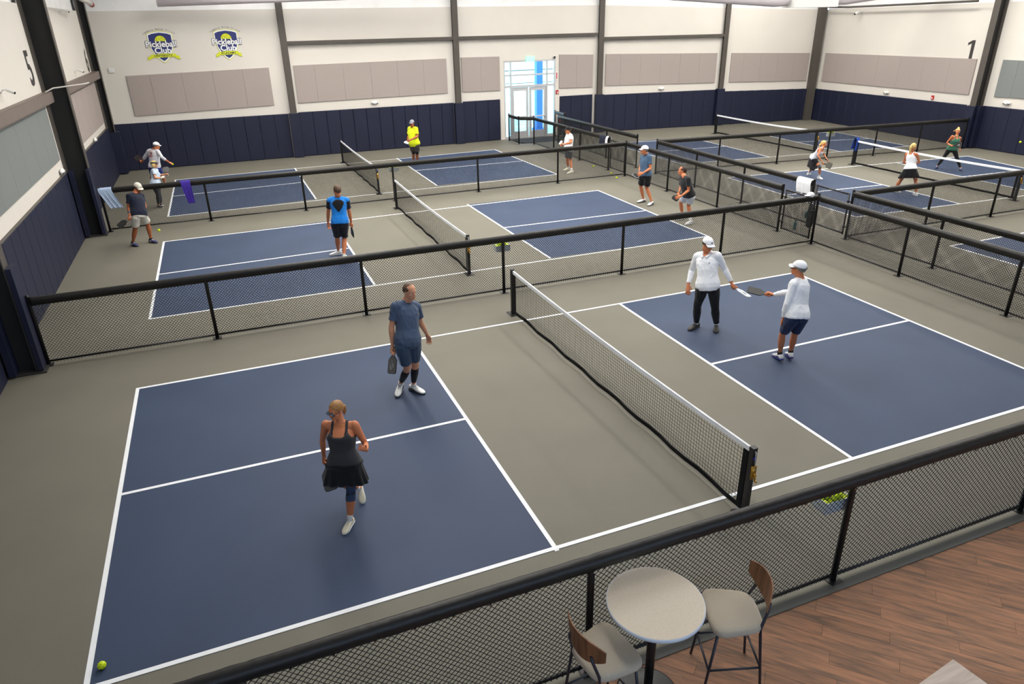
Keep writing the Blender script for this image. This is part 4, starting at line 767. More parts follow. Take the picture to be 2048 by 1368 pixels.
# ---------------------------------------------------------------- people
def nz(v): v = V3(v); return v/(np.linalg.norm(v)+1e-9)
def skin(name, col):
    m = mat(name, col, .55, noise_amt=.05, noise_scale=14, spec=.35); b = m.node_tree.nodes['Principled BSDF']
    b.inputs['Subsurface Weight'].default_value = .12; b.inputs['Subsurface Radius'].default_value = (.01,.004,.002); b.inputs['Subsurface Scale'].default_value = .6
    return m
SK_TAN = skin('tanned_skin', s2l(208,130,90)); SK_LIGHT = skin('light_skin', s2l(208,150,118)); SK_DEEP = skin('deep_tan_skin', s2l(168,98,62))
M_eye = mat('eye_white', s2l(225,222,215), .3); M_iris = mat('dark_iris', s2l(40,30,24), .25); M_brow = mat('brown_brow', s2l(80,58,42), .8); M_lip = mat('lips', s2l(165,92,80), .5)
def fab(name, rgb, rough=.85, na=.04, ns=14, bump=.07): return mat(name, s2l(*rgb), rough, noise_amt=na, noise_scale=ns, bump=bump, bump_scale=140, spec=.25, sheen=.15)
class Person:
    def __init__(s, key, lab, sex='m', bulk=1.0, voxel=.010, sk=None, face_yaw=None, face_pitch=0., lean=None):
        d = M['poses'][key]; s.key = key; s.h = d['h']; s.k = s.h/1.8; s.J = {a: V3(b) for a, b in d['J'].items()}; s.fw = nz((*d['f'], 0)); s.sex = sex; s.bulk = bulk; s.vox = voxel; s.sk = sk or SK_TAN
        J = s.J; base = (J['AL']+J['AR'])/2; base[2] = 0
        s.root = empty('person', tuple(float(v) for v in base), lab, 'person')
        s.up = nz(J['N']-J['P']); s.ls = nz(J['SL']-J['SR']); s.lh = nz(J['HL']-J['HR'])
        s.face = s.fw if face_yaw is None else nz((math.cos(face_yaw), math.sin(face_yaw), 0))
        s.fp = face_pitch
        F = s.face; upv = nz(V3((0,0,1))*.75+nz(J['H']-J['N'])*.35)
        L = nz(np.cross((0,0,1), F)); F = nz(F*math.cos(s.fp)+V3((0,0,1))*math.sin(s.fp)); s.hF = F; s.hL = L; s.hU = nz(np.cross(F, L))
        if s.hU[2] < 0: s.hU = -s.hU
    # torso frame at parameter v (0 hips .. 1 neck)
    def tf(s, v):
        J = s.J; c = J['P']+(J['N']-J['P'])*v; w_ = min(1, max(0, v)); l = nz(s.lh*(1-w_)+s.ls*w_); l = nz(l-s.up*(l@s.up)); f = nz(np.cross(s.up, l)*-1)
        if f@s.fw < 0: f = -f
        # shoulders sit across the solved joints
        return c, l, f
    def prof(s, v):
        T = ([(-.20,.085,.07,0),(-.10,.150,.105,-.005),(0,.170,.115,-.008),(.12,.160,.108,0),(.30,.145,.102,.006),(.50,.154,.110,.008),(.68,.172,.122,.004),(.82,.172,.112,-.004),(.92,.135,.082,-.010),(1.0,.070,.062,-.008),(1.04,.058,.056,-.004)] if s.sex == 'm' else
             [(-.20,.085,.08,0),(-.10,.165,.115,-.010),(0,.180,.122,-.012),(.12,.168,.112,-.004),(.34,.128,.092,.004),(.52,.140,.105,.012),(.68,.152,.125,.018),(.82,.146,.100,.002),(.92,.112,.072,-.008),(1.0,.058,.052,-.006),(1.04,.050,.050,-.004)])
        v = max(T[0][0], min(T[-1][0], v))
        for a, b in zip(T, T[1:]):
            if v <= b[0]+1e-9: q = (v-a[0])/(b[0]-a[0]); r = [a[i]+(b[i]-a[i])*q for i in range(1, 4)]; break
        bl = s.bulk if v < .75 else 1+(s.bulk-1)*max(0, (1-v)/.25)
        return r[0]*s.k*(1+(bl-1)*.8), r[1]*s.k*bl, r[2]*s.k+(bl-1)*.12*max(0, 1-abs(v-.25)/.4)
    def ring(s, v, inf=0., n=24, rip=None, infb=None, mul=1., drop=0.):
        c, l, f = s.tf(v); a, b, o = s.prof(v); a = a*mul+inf; b = b*mul+(inf if infb is None else infb); out = []
        for i in range(n):
            an = 2*math.pi*i/n; ca_, sa_ = math.cos(an), math.sin(an); q = (abs(ca_)**2.5+abs(sa_)**2.5)**(-1/2.5); g = 1+(rip(an) if rip else 0)
            out.append(c+l*a*q*ca_*g+f*(b*q*sa_*g+o+drop*.35*max(0, sa_))-s.up*drop*max(0, sa_))
        return out
    def limb(s, mb, names, sam, n=12):
        P = [s.J[x] if isinstance(x, str) else V3(x) for x in names]; pts = []; rad = []
        d1 = nz(P[1]-P[0]); d2 = nz(P[-1]-P[-2])
        for t, ra, rb in sam:
            if t <= 0: p = P[0]+(P[1]-P[0])*t
            else:
                i = min(int(t), len(P)-2); u = t-i; p = P[i]+(P[i+1]-P[i])*u
            pts.append(p); rad.append((ra, rb))
        mb.tube(pts, rad, n, ref=s.fw)
    def arm(s, mb, S, inf=0., t0=-.20, t1=2.0, loose=0., mul=1.):
        m = s.k*(1.0 if s.sex == 'm' else .84)*mul*(1+(s.bulk-1)*.9)
        A = [(-.17,.022,.024),(-.12,.042,.044),(-.05,.054,.057),(.03,.058,.061),(.18,.055,.058),(.45,.047,.050),(.80,.040,.042),(1.0,.037,.040),(1.2,.041,.043),(1.5,.035,.037),(1.85,.024,.029),(2.0,.021,.027)]
        T = [(t,(a*m+inf),(b*m+inf)) for t, a, b in A if t0-1e-6 <= t <= t1+1e-6]
        if t1 < 2 and T[-1][0] < t1-.02:
            for (ta, aa, ba), (tb, ab, bb) in zip(A, A[1:]):
                if ta <= t1 <= tb: q = (t1-ta)/(tb-ta); T.append((t1, (aa+(ab-aa)*q)*m+inf+loose, (ba+(bb-ba)*q)*m+inf+loose))
        s.limb(mb, ['S'+S,'E'+S,'W'+S], T)
    def leg(s, mb, S, inf=0., t0=-.12, t1=2.0, loose=0., mul=1.):
        m = s.k*(1.0 if s.sex == 'm' else 1.0)*mul*(1+(s.bulk-1)*.3)
        A = [(-.12,.07,.07),(0,.092,.094),(.15,.092,.094),(.45,.078,.082),(.80,.058,.064),(1.0,.052,.058),(1.12,.050,.056),(1.35,.054,.062),(1.6,.044,.050),(1.85,.031,.036),(2.0,.031,.038)]
        if s.sex == 'm': A = [(t,a*.97,b*.97) for t, a, b in A]
        T = [(t,a*m+inf,b*m+inf) for t, a, b in A if t0-1e-6 <= t <= t1+1e-6]
        if T[-1][0] < t1-.02:
            for (ta, aa, ba), (tb, ab, bb) in zip(A, A[1:]):
                if ta <= t1 <= tb: q = (t1-ta)/(tb-ta); T.append((t1, (aa+(ab-aa)*q)*m+inf+loose, (ba+(bb-ba)*q)*m+inf+loose))
        s.limb(mb, ['H'+S,'K'+S,'A'+S], T)
    def hp(s, x, y, z):   # head frame, metres for a .235 m head
        q = s.k*.985; return s.J['H']+s.hL*x*q+s.hF*y*q+s.hU*z*q
    def head(s, mb):
        w_ = 1.0 if s.sex == 'm' else .95
        P = [(-.120,.046,.014,.016),(-.112,.050,.032,.034),(-.095,.040,.048,.052),(-.070,.022,.058,.072),(-.040,.006,.066,.088),(-.010,-.003,.071,.095),(.02,-.006,.074,.098),(.05,-.008,.074,.096),(.078,-.010,.066,.085),(.100,-.012,.050,.064),(.114,-.012,.028,.036),(.118,-.012,.008,.010)]
        mb.loft([[s.hp(a*w_*math.cos(t), yc+b*math.sin(t), z) for t in np.linspace(0, 2*math.pi, 20, endpoint=False)] for z, yc, a, b in P])
        mb.tube([s.hp(0,.082,.022), s.hp(0,.096,.002), s.hp(0,.108,-.022), s.hp(0,.100,-.036)], [.007,.009,.013,.010], 8, ref=s.hL)      # nose
        mb.tube([s.hp(-.05,.078,.022), s.hp(0,.090,.026), s.hp(.05,.078,.022)], [.006,.009,.006], 6, ref=s.hU)                         # brow
        mb.ell(s.hp(0,.088,-.066), s.hL, s.hF, s.hU, .022, .012, .011, 10, 6); mb.ell(s.hp(0,.078,-.100), s.hL, s.hF, s.hU, .022, .018, .014, 10, 6)
        for x in (-1, 1):
            mb.ell(s.hp(x*.044,.058,-.028), s.hL, s.hF, s.hU, .020, .020, .018, 10, 6)
            mb.ell(s.hp(x*.074*w_,-.008,-.004), s.hL, s.hF, s.hU, .009, .019, .031, 10, 8)
        r = (.060 if s.sex == 'm' else .048)*s.k
        mb.tube([s.J['N']-s.up*.07*s.k, s.J['N']+s.up*.01, s.hp(0,-.020,-.085), s.hp(0,-.018,-.03)], [r*1.35, r*1.06, r*.98, r*.9], 16, ref=s.ls)
    def hand(s, mb, S, G, grip=None, curl=.5, hint=None, thumb=None):
        """G: centre of the palm; grip: unit axis of a held handle"""
        W_, E_ = s.J['W'+S], s.J['E'+S]; G = V3(G); f = nz(G-W_); q = s.k*(1.0 if s.sex == 'm' else .9); sgn = 1 if S == 'L' else -1
        if grip is not None:
            p = nz(grip); n = nz(np.cross(p, f)) if abs(p@f) < .97 else nz(np.cross(p, s.fw))
            hd = nz(f-p*(p@f)) if abs(p@f) < .97 else nz(np.cross(n, p))
            # palm: blob from wrist to behind the handle
            side = n*(-sgn) if False else n
            pc = G-side*.030*q
            mb.tube([W_-f*.01, W_*.5+pc*.5, pc, pc+hd*.028*q], [(.020*q,.027*q),(.026*q,.033*q),(.022*q,.042*q),(.014*q,.038*q)], 10, ref=side)
            for i, o_ in enumerate((.034,.012,-.011,-.033)):
                c = G+p*o_*q; rr = .024*q; pts = [c+side*(-math.cos(a))*rr*1.15+hd*math.sin(a)*rr*1.25 for a in np.linspace(.35, 4.1, 7)]
                mb.tube(pts, [.0105*q,.0105*q,.0100*q,.0098*q,.0095*q,.009*q,.0075*q], 8, ref=p)
            b = W_*.35+pc*.65+p*.03*q; mb.tube([b, b+p*.02*q+side*.018*q-hd*.01, G+p*.050*q-hd*.022*q+side*.006, G+p*.058*q+side*.022*q-hd*.004], [.015*q,.014*q,.012*q,.009*q], 8, ref=side)
            return
        # open, relaxed hand; palm faces the body or the hint
        pn = nz(hint) if hint is not None else nz((s.J['P']-G)*V3((1,1,0))+s.fw*.02); pn = nz(pn-f*(pn@f)); l = nz(np.cross(f, pn))*(1)
        # thumb side towards the facing direction
        if l@(s.fw if thumb is None else V3(thumb)) < 0: l = -l
        tip0 = G+f*.045*q
        mb.tube([W_-f*.01, W_+f*.02, G, tip0], [(.019*q,.027*q),(.020*q,.031*q),(.017*q,.041*q),(.011*q,.040*q)], 10, ref=pn)
        for i, (o_, ln) in enumerate(((.0335,.072),(.0112,.080),(-.0112,.074),(-.0325,.058))):
            p = tip0+l*o_*q-f*.010; d = nz(f+l*o_*4.5); pts = [p]; c_ = curl*(1+.15*i)
            for seg, fr in enumerate((.45,.32,.25)):
                d = nz(d*math.cos(c_*.55)+pn*math.sin(c_*.55)); pn2 = nz(pn-d*(pn@d)); pts.append(pts[-1]+d*ln*fr*q)
                d = nz(d)
            mb.tube(pts, [.0102*q,.0099*q,.0094*q,.0078*q], 8, ref=l)
        b = W_+f*.030*q+l*.020*q; mb.tube([b, b+(l*.020+f*.018+pn*.008)*q, b+(l*.034+f*.042+pn*.016)*q, b+(l*.036+f*.064+pn*.022)*q], [.015*q,.0135*q,.011*q,.008*q], 8, ref=pn)
    def footframe(s, S):
        A, T, K = s.J['A'+S], s.J['T'+S], s.J['K'+S]; e = nz(T-A); sh = V3((0,0,1)) if A[2] < .11 else nz(nz(K-A)*.3+V3((0,0,1)))
        if A[2] < .115: fwd = nz((T-A)*V3((1,1,0))); upv = V3((0,0,1))
        else:
            sd = nz(np.cross(e, sh)); u = nz(np.cross(sd, e)); th = math.radians(16); fwd = nz(e*math.cos(th)+u*math.sin(th)); upv = nz(u*math.cos(th)-e*math.sin(th))
        lat = nz(np.cross(upv, fwd)); sole = A-upv*.085*s.k
        if A[2] < .115: sole[2] = .003
        return sole, fwd, upv, lat
    def body(s, hands=None):
        mb = MB(); mb.loft([s.ring(v) for v in (-.20,-.10,0,.12,.30,.50,.68,.82,.92,1.0,1.04)])
        for S in 'LR':
            s.arm(mb, S); s.leg(mb, S)
            sd = s.J['S'+S]; mb.tube([s.tf(.80)[0]+(sd-s.tf(.80)[0])*.35, sd], [.075*s.k*(1 if s.sex == 'm' else .86), .060*s.k*(1 if s.sex == 'm' else .82)], 12, ref=s.fw)
            mb.tube([s.tf(1.0)[0]+(sd-s.tf(1.0)[0])*.05, s.tf(.955)[0]+(sd-s.tf(.955)[0])*.5, sd+s.up*.012*s.k], [.056*s.k*(1 if s.sex == 'm' else .82), .052*s.k*(1 if s.sex == 'm' else .8), .048*s.k*(1 if s.sex == 'm' else .8)], 12, ref=s.fw)
            so, f, u, l = s.footframe(S); k = s.k; mb.tube([so-f*.02*k+u*.05*k, so+f*.06*k+u*.040*k, so+f*.13*k+u*.028*k], [.030*k,.028*k,.017*k], 10, ref=u)
        s.head(mb)
        pd = M['paddles'].get(s.key)
        for S in 'LR':
            if pd and pd[0] == S: s.hand(mb, S, pd[1], grip=nz(V3(pd[2])-V3(pd[1])))
            elif s.key+S in M['hands']: s.hand(mb, S, M['hands'][s.key+S], curl=(hands or {}).get(S, .5), hint=(hands or {}).get(S+'n'), thumb=(hands or {}).get(S+'t'))
            else: s.hand(mb, S, s.J['W'+S]+nz(s.J['W'+S]-s.J['E'+S])*.085*s.k)
        o = mb.build('body', s.sk, s.root); bake(o, [('REMESH', dict(mode='VOXEL', voxel_size=s.vox*.54 if s.vox < .0095 else s.vox*.72)), ('SMOOTH', dict(factor=.5, iterations=2))])
        from mathutils.bvhtree import BVHTree
        s.bvh = BVHTree.FromPolygons([v.co+Vector(ORG[s.root.name]) for v in o.data.vertices], [q_.vertices[:] for q_ in o.data.polygons])
        # face
        e1, e2 = [], []
        for x in (-1, 1):
            MB().ell(s.hp(x*.031,.078,.004), s.hL, s.hF, s.hU, .0135, .013, .0085, 10, 7).build('eye', M_eye, s.root, True)
            MB().ell(s.hp(x*.031,.0885,.004), s.hL, s.hF, s.hU, .0058, .004, .0058, 8, 6).build('iris', M_iris, s.root, True)
            MB().tube([s.hp(x*.014,.094,.022), s.hp(x*.032,.092,.028), s.hp(x*.050,.078,.022)], [.0028,.0036,.0022], 6, ref=s.hU).build('eyebrow', M_brow, s.root, True)
        MB().tube([s.hp(-.023,.090,-.064), s.hp(-.01,.100,-.061), s.hp(0,.101,-.062), s.hp(.01,.100,-.061), s.hp(.023,.090,-.064)], [(.003,.003),(.0065,.004),(.0062,.004),(.0065,.004),(.003,.003)], 8, ref=s.hU).build('mouth', M_lip, s.root, True)
    def cloth_(s, name, mb, m, amp=.006, sc=9, vox=None, sm=3, label=None, stretch=(1,1,.55)):
        o = mb.build(name, m, s.root); bake(o, [('REMESH', dict(mode='VOXEL', voxel_size=vox or s.vox)), ('SMOOTH', dict(factor=.5, iterations=sm))])
        wrinkle(o, amp, sc, seed=s.J['P'][0], stretch=stretch); 
        if label: o['label'] = label
        return o
    def shirt(s, m, sleeve=.62, hem=-.14, loose=.022, name='shirt', label=None, amp=.007, flare=.02, polo=False, neck=.985, drop=.018):
        if polo: drop = .060
        mb = MB(); vs = [hem]+[v for v in (-.05,.08,.30,.50,.68,.82,.92) if v > hem+.04]+[neck]
        mb.loft([s.ring(v, inf=(.010+.010*max(0, 1-abs(v-.2)*1.2)+(flare if v < .1 else flare*.3 if v < .45 else 0)) if v < .9 else .010, infb=(loose+(.014 if v < .15 else 0) if v < .6 else .012), drop=drop if v > .95 else drop*.3 if v > .9 else 0) for v in vs])
        for S in 'LR':
            f = s.sex == 'm'; q = s.k*(1 if f else .84)
            s.arm(mb, S, inf=.012, t1=sleeve, loose=.012 if sleeve < 1 else .004)
            sd = s.J['S'+S]; mb.tube([s.tf(.80)[0]+(sd-s.tf(.80)[0])*.35, sd], [.085*q, .070*q], 12, ref=s.fw)
            mb.tube([s.tf(.975)[0]+(sd-s.tf(.975)[0])*.22, s.tf(.955)[0]+(sd-s.tf(.955)[0])*.5, sd+s.up*.012*q], [.066*q,.067*q,.063*q], 12, ref=s.fw)
        o = s.cloth_(name, mb, m, amp=amp, label=label)
        c, l, f = s.tf(neck+.005); r = (.068 if s.sex == 'm' else .056)*s.k
        nb = MB(); pts = [c+l*r*1.12*math.cos(a)+f*(r*1.05*math.sin(a)+.004+drop*.45*max(0, math.sin(a)))-s.up*(drop*max(0, math.sin(a))-.004) for a in np.linspace(0, 2*math.pi, 21)]
        nb.tube(pts, .0065, 6, cap=False); nb.build('neckband', m, s.root, True)
        if polo:
            for sg in (-1, 1):
                cb = MB(); P0 = c+s.up*.022; a0 = [c+l*sg*r*1.16*math.sin(t)-f*(r*1.10*math.cos(t)-max(0, -math.cos(t))*.035)+s.up*(.030-(drop+.01)*max(0, -math.cos(t))**1.2) for t in np.linspace(0, 2.85, 11)]
                cb.loft([[p, p+nz(p-c)*.030-s.up*.040, p+nz(p-c)*.024-s.up*.044, p-nz(p-c)*.006] for p in a0]); cb.build('collar', m, s.root, True)
        return o
    def shorts(s, m, t1=.72, loose=.016, top=.03, name='shorts', label=None, mul=1.08, amp=.006):
        mb = MB(); mb.loft([s.ring(v, inf=.019+.06*max(0, s.bulk-1), n=24) for v in (-.20,-.13,-.06,-.01,top)])
        for S in 'LR': s.leg(mb, S, inf=.014, t1=t1, loose=loose, mul=mul)
        return s.cloth_(name, mb, m, amp=amp, label=label)
    def pants(s, m, t1=1.88, name='trousers', inf=.012, label=None, amp=.007):
        mb = MB(); mb.loft([s.ring(v, inf=.016) for v in (-.20,-.13,-.06,-.01,.03)])
        for S in 'LR': s.leg(mb, S, inf=inf, t1=t1)
        return s.cloth_(name, mb, m, amp=amp, label=label)
    def skirt(s, m, length=.27, flare=.09, label=None, tilt=None, pleats=13):
        n = 96; rings = []; dn = nz(-s.up*.5+V3((0,0,-1))*.5)
        c0, l, f = s.tf(.14); hip = s.tf(0)[0]; mid = (s.J['KL']+s.J['KR'])/2; end = hip+dn*length
        end += (mid-hip-dn*((mid-hip)@dn))*(length/max(.2, np.linalg.norm(mid-hip)))*.55
        a0, b0, o0 = s.prof(.14); a1, b1, o1 = s.prof(0); spr = abs((s.J['KL']-s.J['KR'])@l)*.22
        for t in np.linspace(0, 1, 12):
            if t < .3: q = t/.3; c, l, f = s.tf(.12*(1-q)); a, b, o_ = s.prof(.12*(1-q)); a += .007; b += .007; c = c+f*o_
            else: q = (t-.3)/.7; c = hip+f*o1+(end-hip)*q; a = a1+.007+(flare+spr)*q**.9; b = b1+.007+.014*min(1, q*2)+flare*q**.9
            rp = .05*max(0, t-.3)/.7
            se = lambda x: (abs(math.cos(x))**2.5+abs(math.sin(x))**2.5)**(-1/2.5)
            rings.append([c+l*a*se(x)*math.cos(x)*(1+rp*math.sin(x*pleats)+rp*.5*math.sin(x*5+1))+f*(b*se(x)*math.sin(x)*(1+rp*math.sin(x*pleats)+rp*.5*math.sin(x*5+1)))-V3((0,0,1))*.02*q_*math.sin(x*3+.6) for x in np.linspace(0, 2*math.pi, n, endpoint=False) for q_ in (max(0, t-.5),)])
        o = MB().loft(rings, cap=False).build('skirt', m, s.root, True); bake(o, [('SOLIDIFY', dict(thickness=.006))])
        if label: o['label'] = label
        return o
    def snap(s, q, off=.005):
        c, n_, i_, d_ = s.bvh.find_nearest(Vector([float(v) for v in q])); return V3(c)+V3(n_)*off
    def tank(s, m, hem=-.04, front=.74, back=.78, strapx=.62, racer=False, label=None, halter=False, inf=.012):
        n = 64; nv = 14; c0, l0, f0 = s.tf(.8)
        def top(an):   # an: 0 = left side, pi/2 front
            fr = math.sin(an); sd = abs(math.cos(an)); base = .66
            b = base+(front-base)*max(0, fr)**1.0+(back-base)*max(0, -fr)
            pk = math.exp(-((sd-strapx)/.16)**2)*(.11 if fr > 0 else .09)
            return min(.90, b+pk)
        rows = []
        for j in range(nv+1):
            row = []
            for i in range(n):
                an = 2*math.pi*i/n; v = hem+(top(an)-hem)*j/nv; c, l, f = s.tf(v); a, b, o = s.prof(v)
                ii = inf+.012*max(0, 1-j/6)+.004*noise.noise(Vector((math.cos(an)*3, math.sin(an)*3, v*6+s.h))); a += ii; b += ii
                ca_, sa_ = math.cos(an), math.sin(an); q = (abs(ca_)**2.5+abs(sa_)**2.5)**(-1/2.5)
                row.append(c+l*a*q*ca_+f*(b*q*sa_+o))
            rows.append(row)
        mb = MB(); mb.loft(rows, cap=False); o = mb.build('tank_top', m, s.root, True); bake(o, [('SOLIDIFY', dict(thickness=.005, offset=1))])
        if label: o['label'] = label
        for sg in (-1, 1):
            def sp(v, an, e=.014): c, l, f = s.tf(v); a, b, oo = s.prof(v); ca_, sa_ = math.cos(an), math.sin(an); q = (abs(ca_)**2.5+abs(sa_)**2.5)**(-1/2.5); return c+l*(a+e)*q*ca_*sg+f*((b+e)*q*sa_+oo)
            fa = math.acos(min(.99, strapx*.95)); ba = fa if not racer else math.pi/2-.30; S_ = s.J['S'+('L' if sg > 0 else 'R')]; k_ = .50 if not halter else .36
            N_ = s.tf(.99)[0]; A0 = sp(.76, fa, -.004); sh = N_+(S_-N_)*k_+s.up*.06; B0 = sp(.74, -ba, -.004)
            raw = [A0+(sh-A0)*t for t in (0,.2,.4,.6,.8,1)]+[sh+(B0-sh)*t for t in (.2,.4,.6,.8,1)]
            pts = [s.snap(q, .004) for q in raw]
            MB().tube(pts, [(.005,.022)]+[(.005,.015)]*(len(pts)-2)+[(.005,.022)], 8, ref=(pts[5]-s.J['P'])*V3((.3,.3,1))).build('strap', m, s.root, True)
        return o
    def shoes(s, m, msole, maccent=None, msock=None, sock=.05, label=None):
        k = s.k*(1.0 if s.sex == 'm' else .93)
        for S in 'LR':
            so, f, u, l = s.footframe(S)
            def rg(y, w_, z0, z1, n=14, xo=0):
                return [so+f*y*k+l*(w_*math.copysign(abs(math.cos(a))**.75, math.cos(a))+xo)*k+u*((z0+z1)/2+(z1-z0)/2*math.copysign(abs(math.sin(a))**.8, math.sin(a)))*k for a in np.linspace(0, 2*math.pi, n, endpoint=False)]
            mb = MB().loft([rg(-.082,.018,.02,.055), rg(-.070,.034,.015,.088), rg(-.035,.040,.015,.098), rg(.0,.041,.015,.100), rg(.04,.042,.015,.094), rg(.08,.046,.015,.080), rg(.12,.050,.015,.066), rg(.16,.049,.015,.054), rg(.19,.042,.015,.044), rg(.212,.026,.017,.036), rg(.220,.010,.02,.03)])
            sh = mb.build('shoe', m, s.root, True)
            if label: sh['label'] = label
            MB().loft([rg(-.090,.018,0,.030,14), rg(-.078,.036,0,.030), rg(-.03,.044,0,.026), rg(.04,.045,0,.024), rg(.12,.053,0,.024), rg(.17,.050,0,.024), rg(.205,.036,.001,.024), rg(.226,.014,.004,.022)]).build('sole', msole, sh, True)
            lc = MB()
            for j, y in enumerate((.035,.055,.075,.095)): z = .100-.0*y-(y-.03)*.42; lc.tube([so+(f*(y-.008)*k+l*.026*k+u*(z-.008)*k), so+(f*y*k+u*(z+.004)*k), so+(f*(y+.008)*k-l*.026*k+u*(z-.008)*k)], .0035*k, 6)
            lo = lc.build('laces', maccent or msole, sh); lo['kind'] = 'stuff'
            if maccent:
                for sg in (-1, 1): MB().tube([so+(f*-.05+l*sg*.0405+u*.045)*k, so+(f*.0+l*sg*.044+u*.055)*k, so+(f*.06+l*sg*.048+u*.04)*k], [.004*k,.009*k,.004*k], 8, ref=u).build('side_stripe', maccent, sh, True)
            if msock:
                A, K = s.J['A'+S], s.J['K'+S]; d = nz(K-A)
                MB().tube([so+u*.045*k+f*.02*k, A*.6+so*.4+f*.012*k+u*.012*k, A+d*sock*.6, A+d*sock, A+d*(sock+.004)], [.034*k,.037*k,.041*k,.041*k,.036*k], 14, ref=s.fw).build('sock', msock, s.root, True)
    def hair(s, m, style='short', label=None):
        w_ = 1.0 if s.sex == 'm' else .96
        n, mm = 56, 44; rx, ry, rz = (.083*w_, .108, .106); c = (0, -.017, .020)
        if style == 'thin': rx, ry, rz = .080, .105, .102
        slope = .62 if style in ('short','thin') else .95
        rings = []
        for j in range(1, mm):
            ph = math.pi*j/mm; row = []
            for i in range(n):
                an = 2*math.pi*i/n; x, y, z = rx*math.sin(ph)*math.cos(an), ry*math.sin(ph)*math.sin(an), -rz*math.cos(ph)
                g = 1+(.02*noise.noise(Vector((x*60, y*25, z*30))) if style in ('short','thin') else .022*noise.noise(Vector((x*130, y*16, z*70)))+.008*noise.noise(Vector((x*30,y*20,z*20)))); x, y, z = x*g+c[0], y*g+c[1], z*g+c[2]
                lim = slope*y+(.008 if style != 'thin' else .010)+(.25 if style != 'thin' else .55)*max(0, y-.045)
                if z < lim:
                    q = max(.70, 1-(lim-z)*9); x, y, z = x*q, (y+.01)*q-.01, z*q+.01*(1-q)
                row.append(s.hp(x, y, z))
            rings.append(row)
        o = MB().loft(rings).build('hair', m, s.root, True)
        if label: o['label'] = label
        if style == 'ponytail':
            b = s.hp(0,-.120,.045); d = -s.hF; pts = [b, b+d*.035+V3((0,0,.008)), b+d*.055-V3((0,0,.05)), b+d*.050-V3((0,0,.13)), b+d*.035-V3((0,0,.21)), b+d*.03-V3((0,0,.25))]
            MB().tube(pts, [.020,.032,.034,.030,.020,.006], 12, ref=s.hL).build('ponytail', m, s.root, True)
            MB().tube([b-d*.006, b+d*.012], .024, 12).build('hair_tie', M_black, s.root, True)
        if style == 'bun':
            b = s.hp(0,-.055,.128); MB().ell(b, s.hL, s.hF, s.hU, .038, .036, .034, 14, 9).build('bun', m, s.root, True)
            b = s.hp(-.085,-.03,.05); MB().tube([s.hp(-.07,-.02,.08), b, s.hp(-.13,-.02,.02), s.hp(-.16,-.02,-.015)], [.014,.012,.010,.004], 8).build('loose_strand', m, s.root, True)
        if style == 'low':
            b = s.hp(0,-.118,-.02); d = -s.hF; pts = [b-d*.02, b+d*.010-V3((0,0,.02)), b+d*.018-V3((0,0,.07)), b+d*.012-V3((0,0,.12))]
            MB().tube(pts, [.034,.034,.026,.008], 12, ref=s.hL).build('ponytail', m, s.root, True)
        if style == 'bob':
            for x in (-1, 1, 0): MB().ell(s.hp(x*.06,-.055,-.03), s.hL, s.hF, s.hU, .035, .055, .065, 12, 8).build('hair_lock', m, s.root, True)
        return o
    def cap(s, m, mb2=None, label=None, visor=False, logo=None, back=0):
        n, mm = 32, 14; rx, ry, rz = .086, .110, .104; c = (0,-.016,.028); rings = []
        for j in range(mm+1):
            ph = math.pi/2*j/mm; row = []; 
            if visor and j > 5: break
            for i in range(n):
                an = 2*math.pi*i/n; x, y = rx*math.cos(ph)*math.cos(an), ry*math.cos(ph)*math.sin(an); z = rz*math.sin(ph)*.93
                y2 = y+c[1]; row.append(s.hp(x, y2, z+c[2]+.004+ (.012*(y/ry) if j < 3 else 0)))
            rings.append(row)
        rings = [rings[0]]+rings
        o = MB().loft(rings, cap=not visor).build('visor_band' if visor else 'cap', m, s.root, True)
        if label: o['label'] = label
        if visor: bake(o, [('SOLIDIFY', dict(thickness=.004))])
        # brim, curved down at the sides
        top, bot = [], []; nb = 13
        for i in range(nb):
            u = i/(nb-1)*2-1; x = u*.078
            inner = (x, c[1]+math.sqrt(max(0, 1-(x/rx)**2))*ry*.97, .042-.012*u*u); outer = (x*1.0, c[1]+.090+.075*math.sqrt(max(0, 1-(u*.96)**2)), .033-.022*u*u)
            top.append((s.hp(*inner), s.hp(*outer)))
        F = []; 
        rings = [[a+s.hU*.002, b+s.hU*.002, b-s.hU*.003, a-s.hU*.003] for a, b in top]
        MB().loft(rings).build('brim', mb2 or m, s.root, True)
        if not visor: MB().ell(s.hp(0,-.016,.128), s.hL, s.hF, s.hU, .008, .008, .004, 8, 5).build('cap_button', m, s.root, True)
        if logo: MB().obox(s.hp(*( .0,.086,.078)), s.hL, nz(s.hF+s.hU*.8), nz(s.hU-s.hF*.6), .014, .002, .010).build('cap_emblem', logo, s.root)
    def glasses(s, m, lens=None, big=False, label=None):
        mb = MB(); w_ = .027 if big else .023; hh = .019 if big else .013
        for x in (-1, 1):
            c = s.hp(x*.031,.103,.003); mb.tube([c+s.hL*w_*math.copysign(abs(math.cos(a))**.6, math.cos(a))+s.hU*hh*math.copysign(abs(math.sin(a))**.6, math.sin(a)) for a in np.linspace(0, 2*math.pi, 25)], .0038 if big else .0025, 6, cap=False)
            mb.tube([s.hp(x*.056,.100,.006), s.hp(x*.074,.075,.006), s.hp(x*.080,.0,.004)], .0032, 6)
        mb.tube([s.hp(-.008,.105,.006), s.hp(.008,.105,.006)], .0035, 6); o = mb.build('glasses', m, s.root, True)
        if label: o['label'] = label
        if lens:
            for x in (-1, 1): MB().disc(s.hp(x*.031,.1025,.003), s.hL, s.hU, s.hF, w_*.9, .002, 16).build('lens', lens, o)
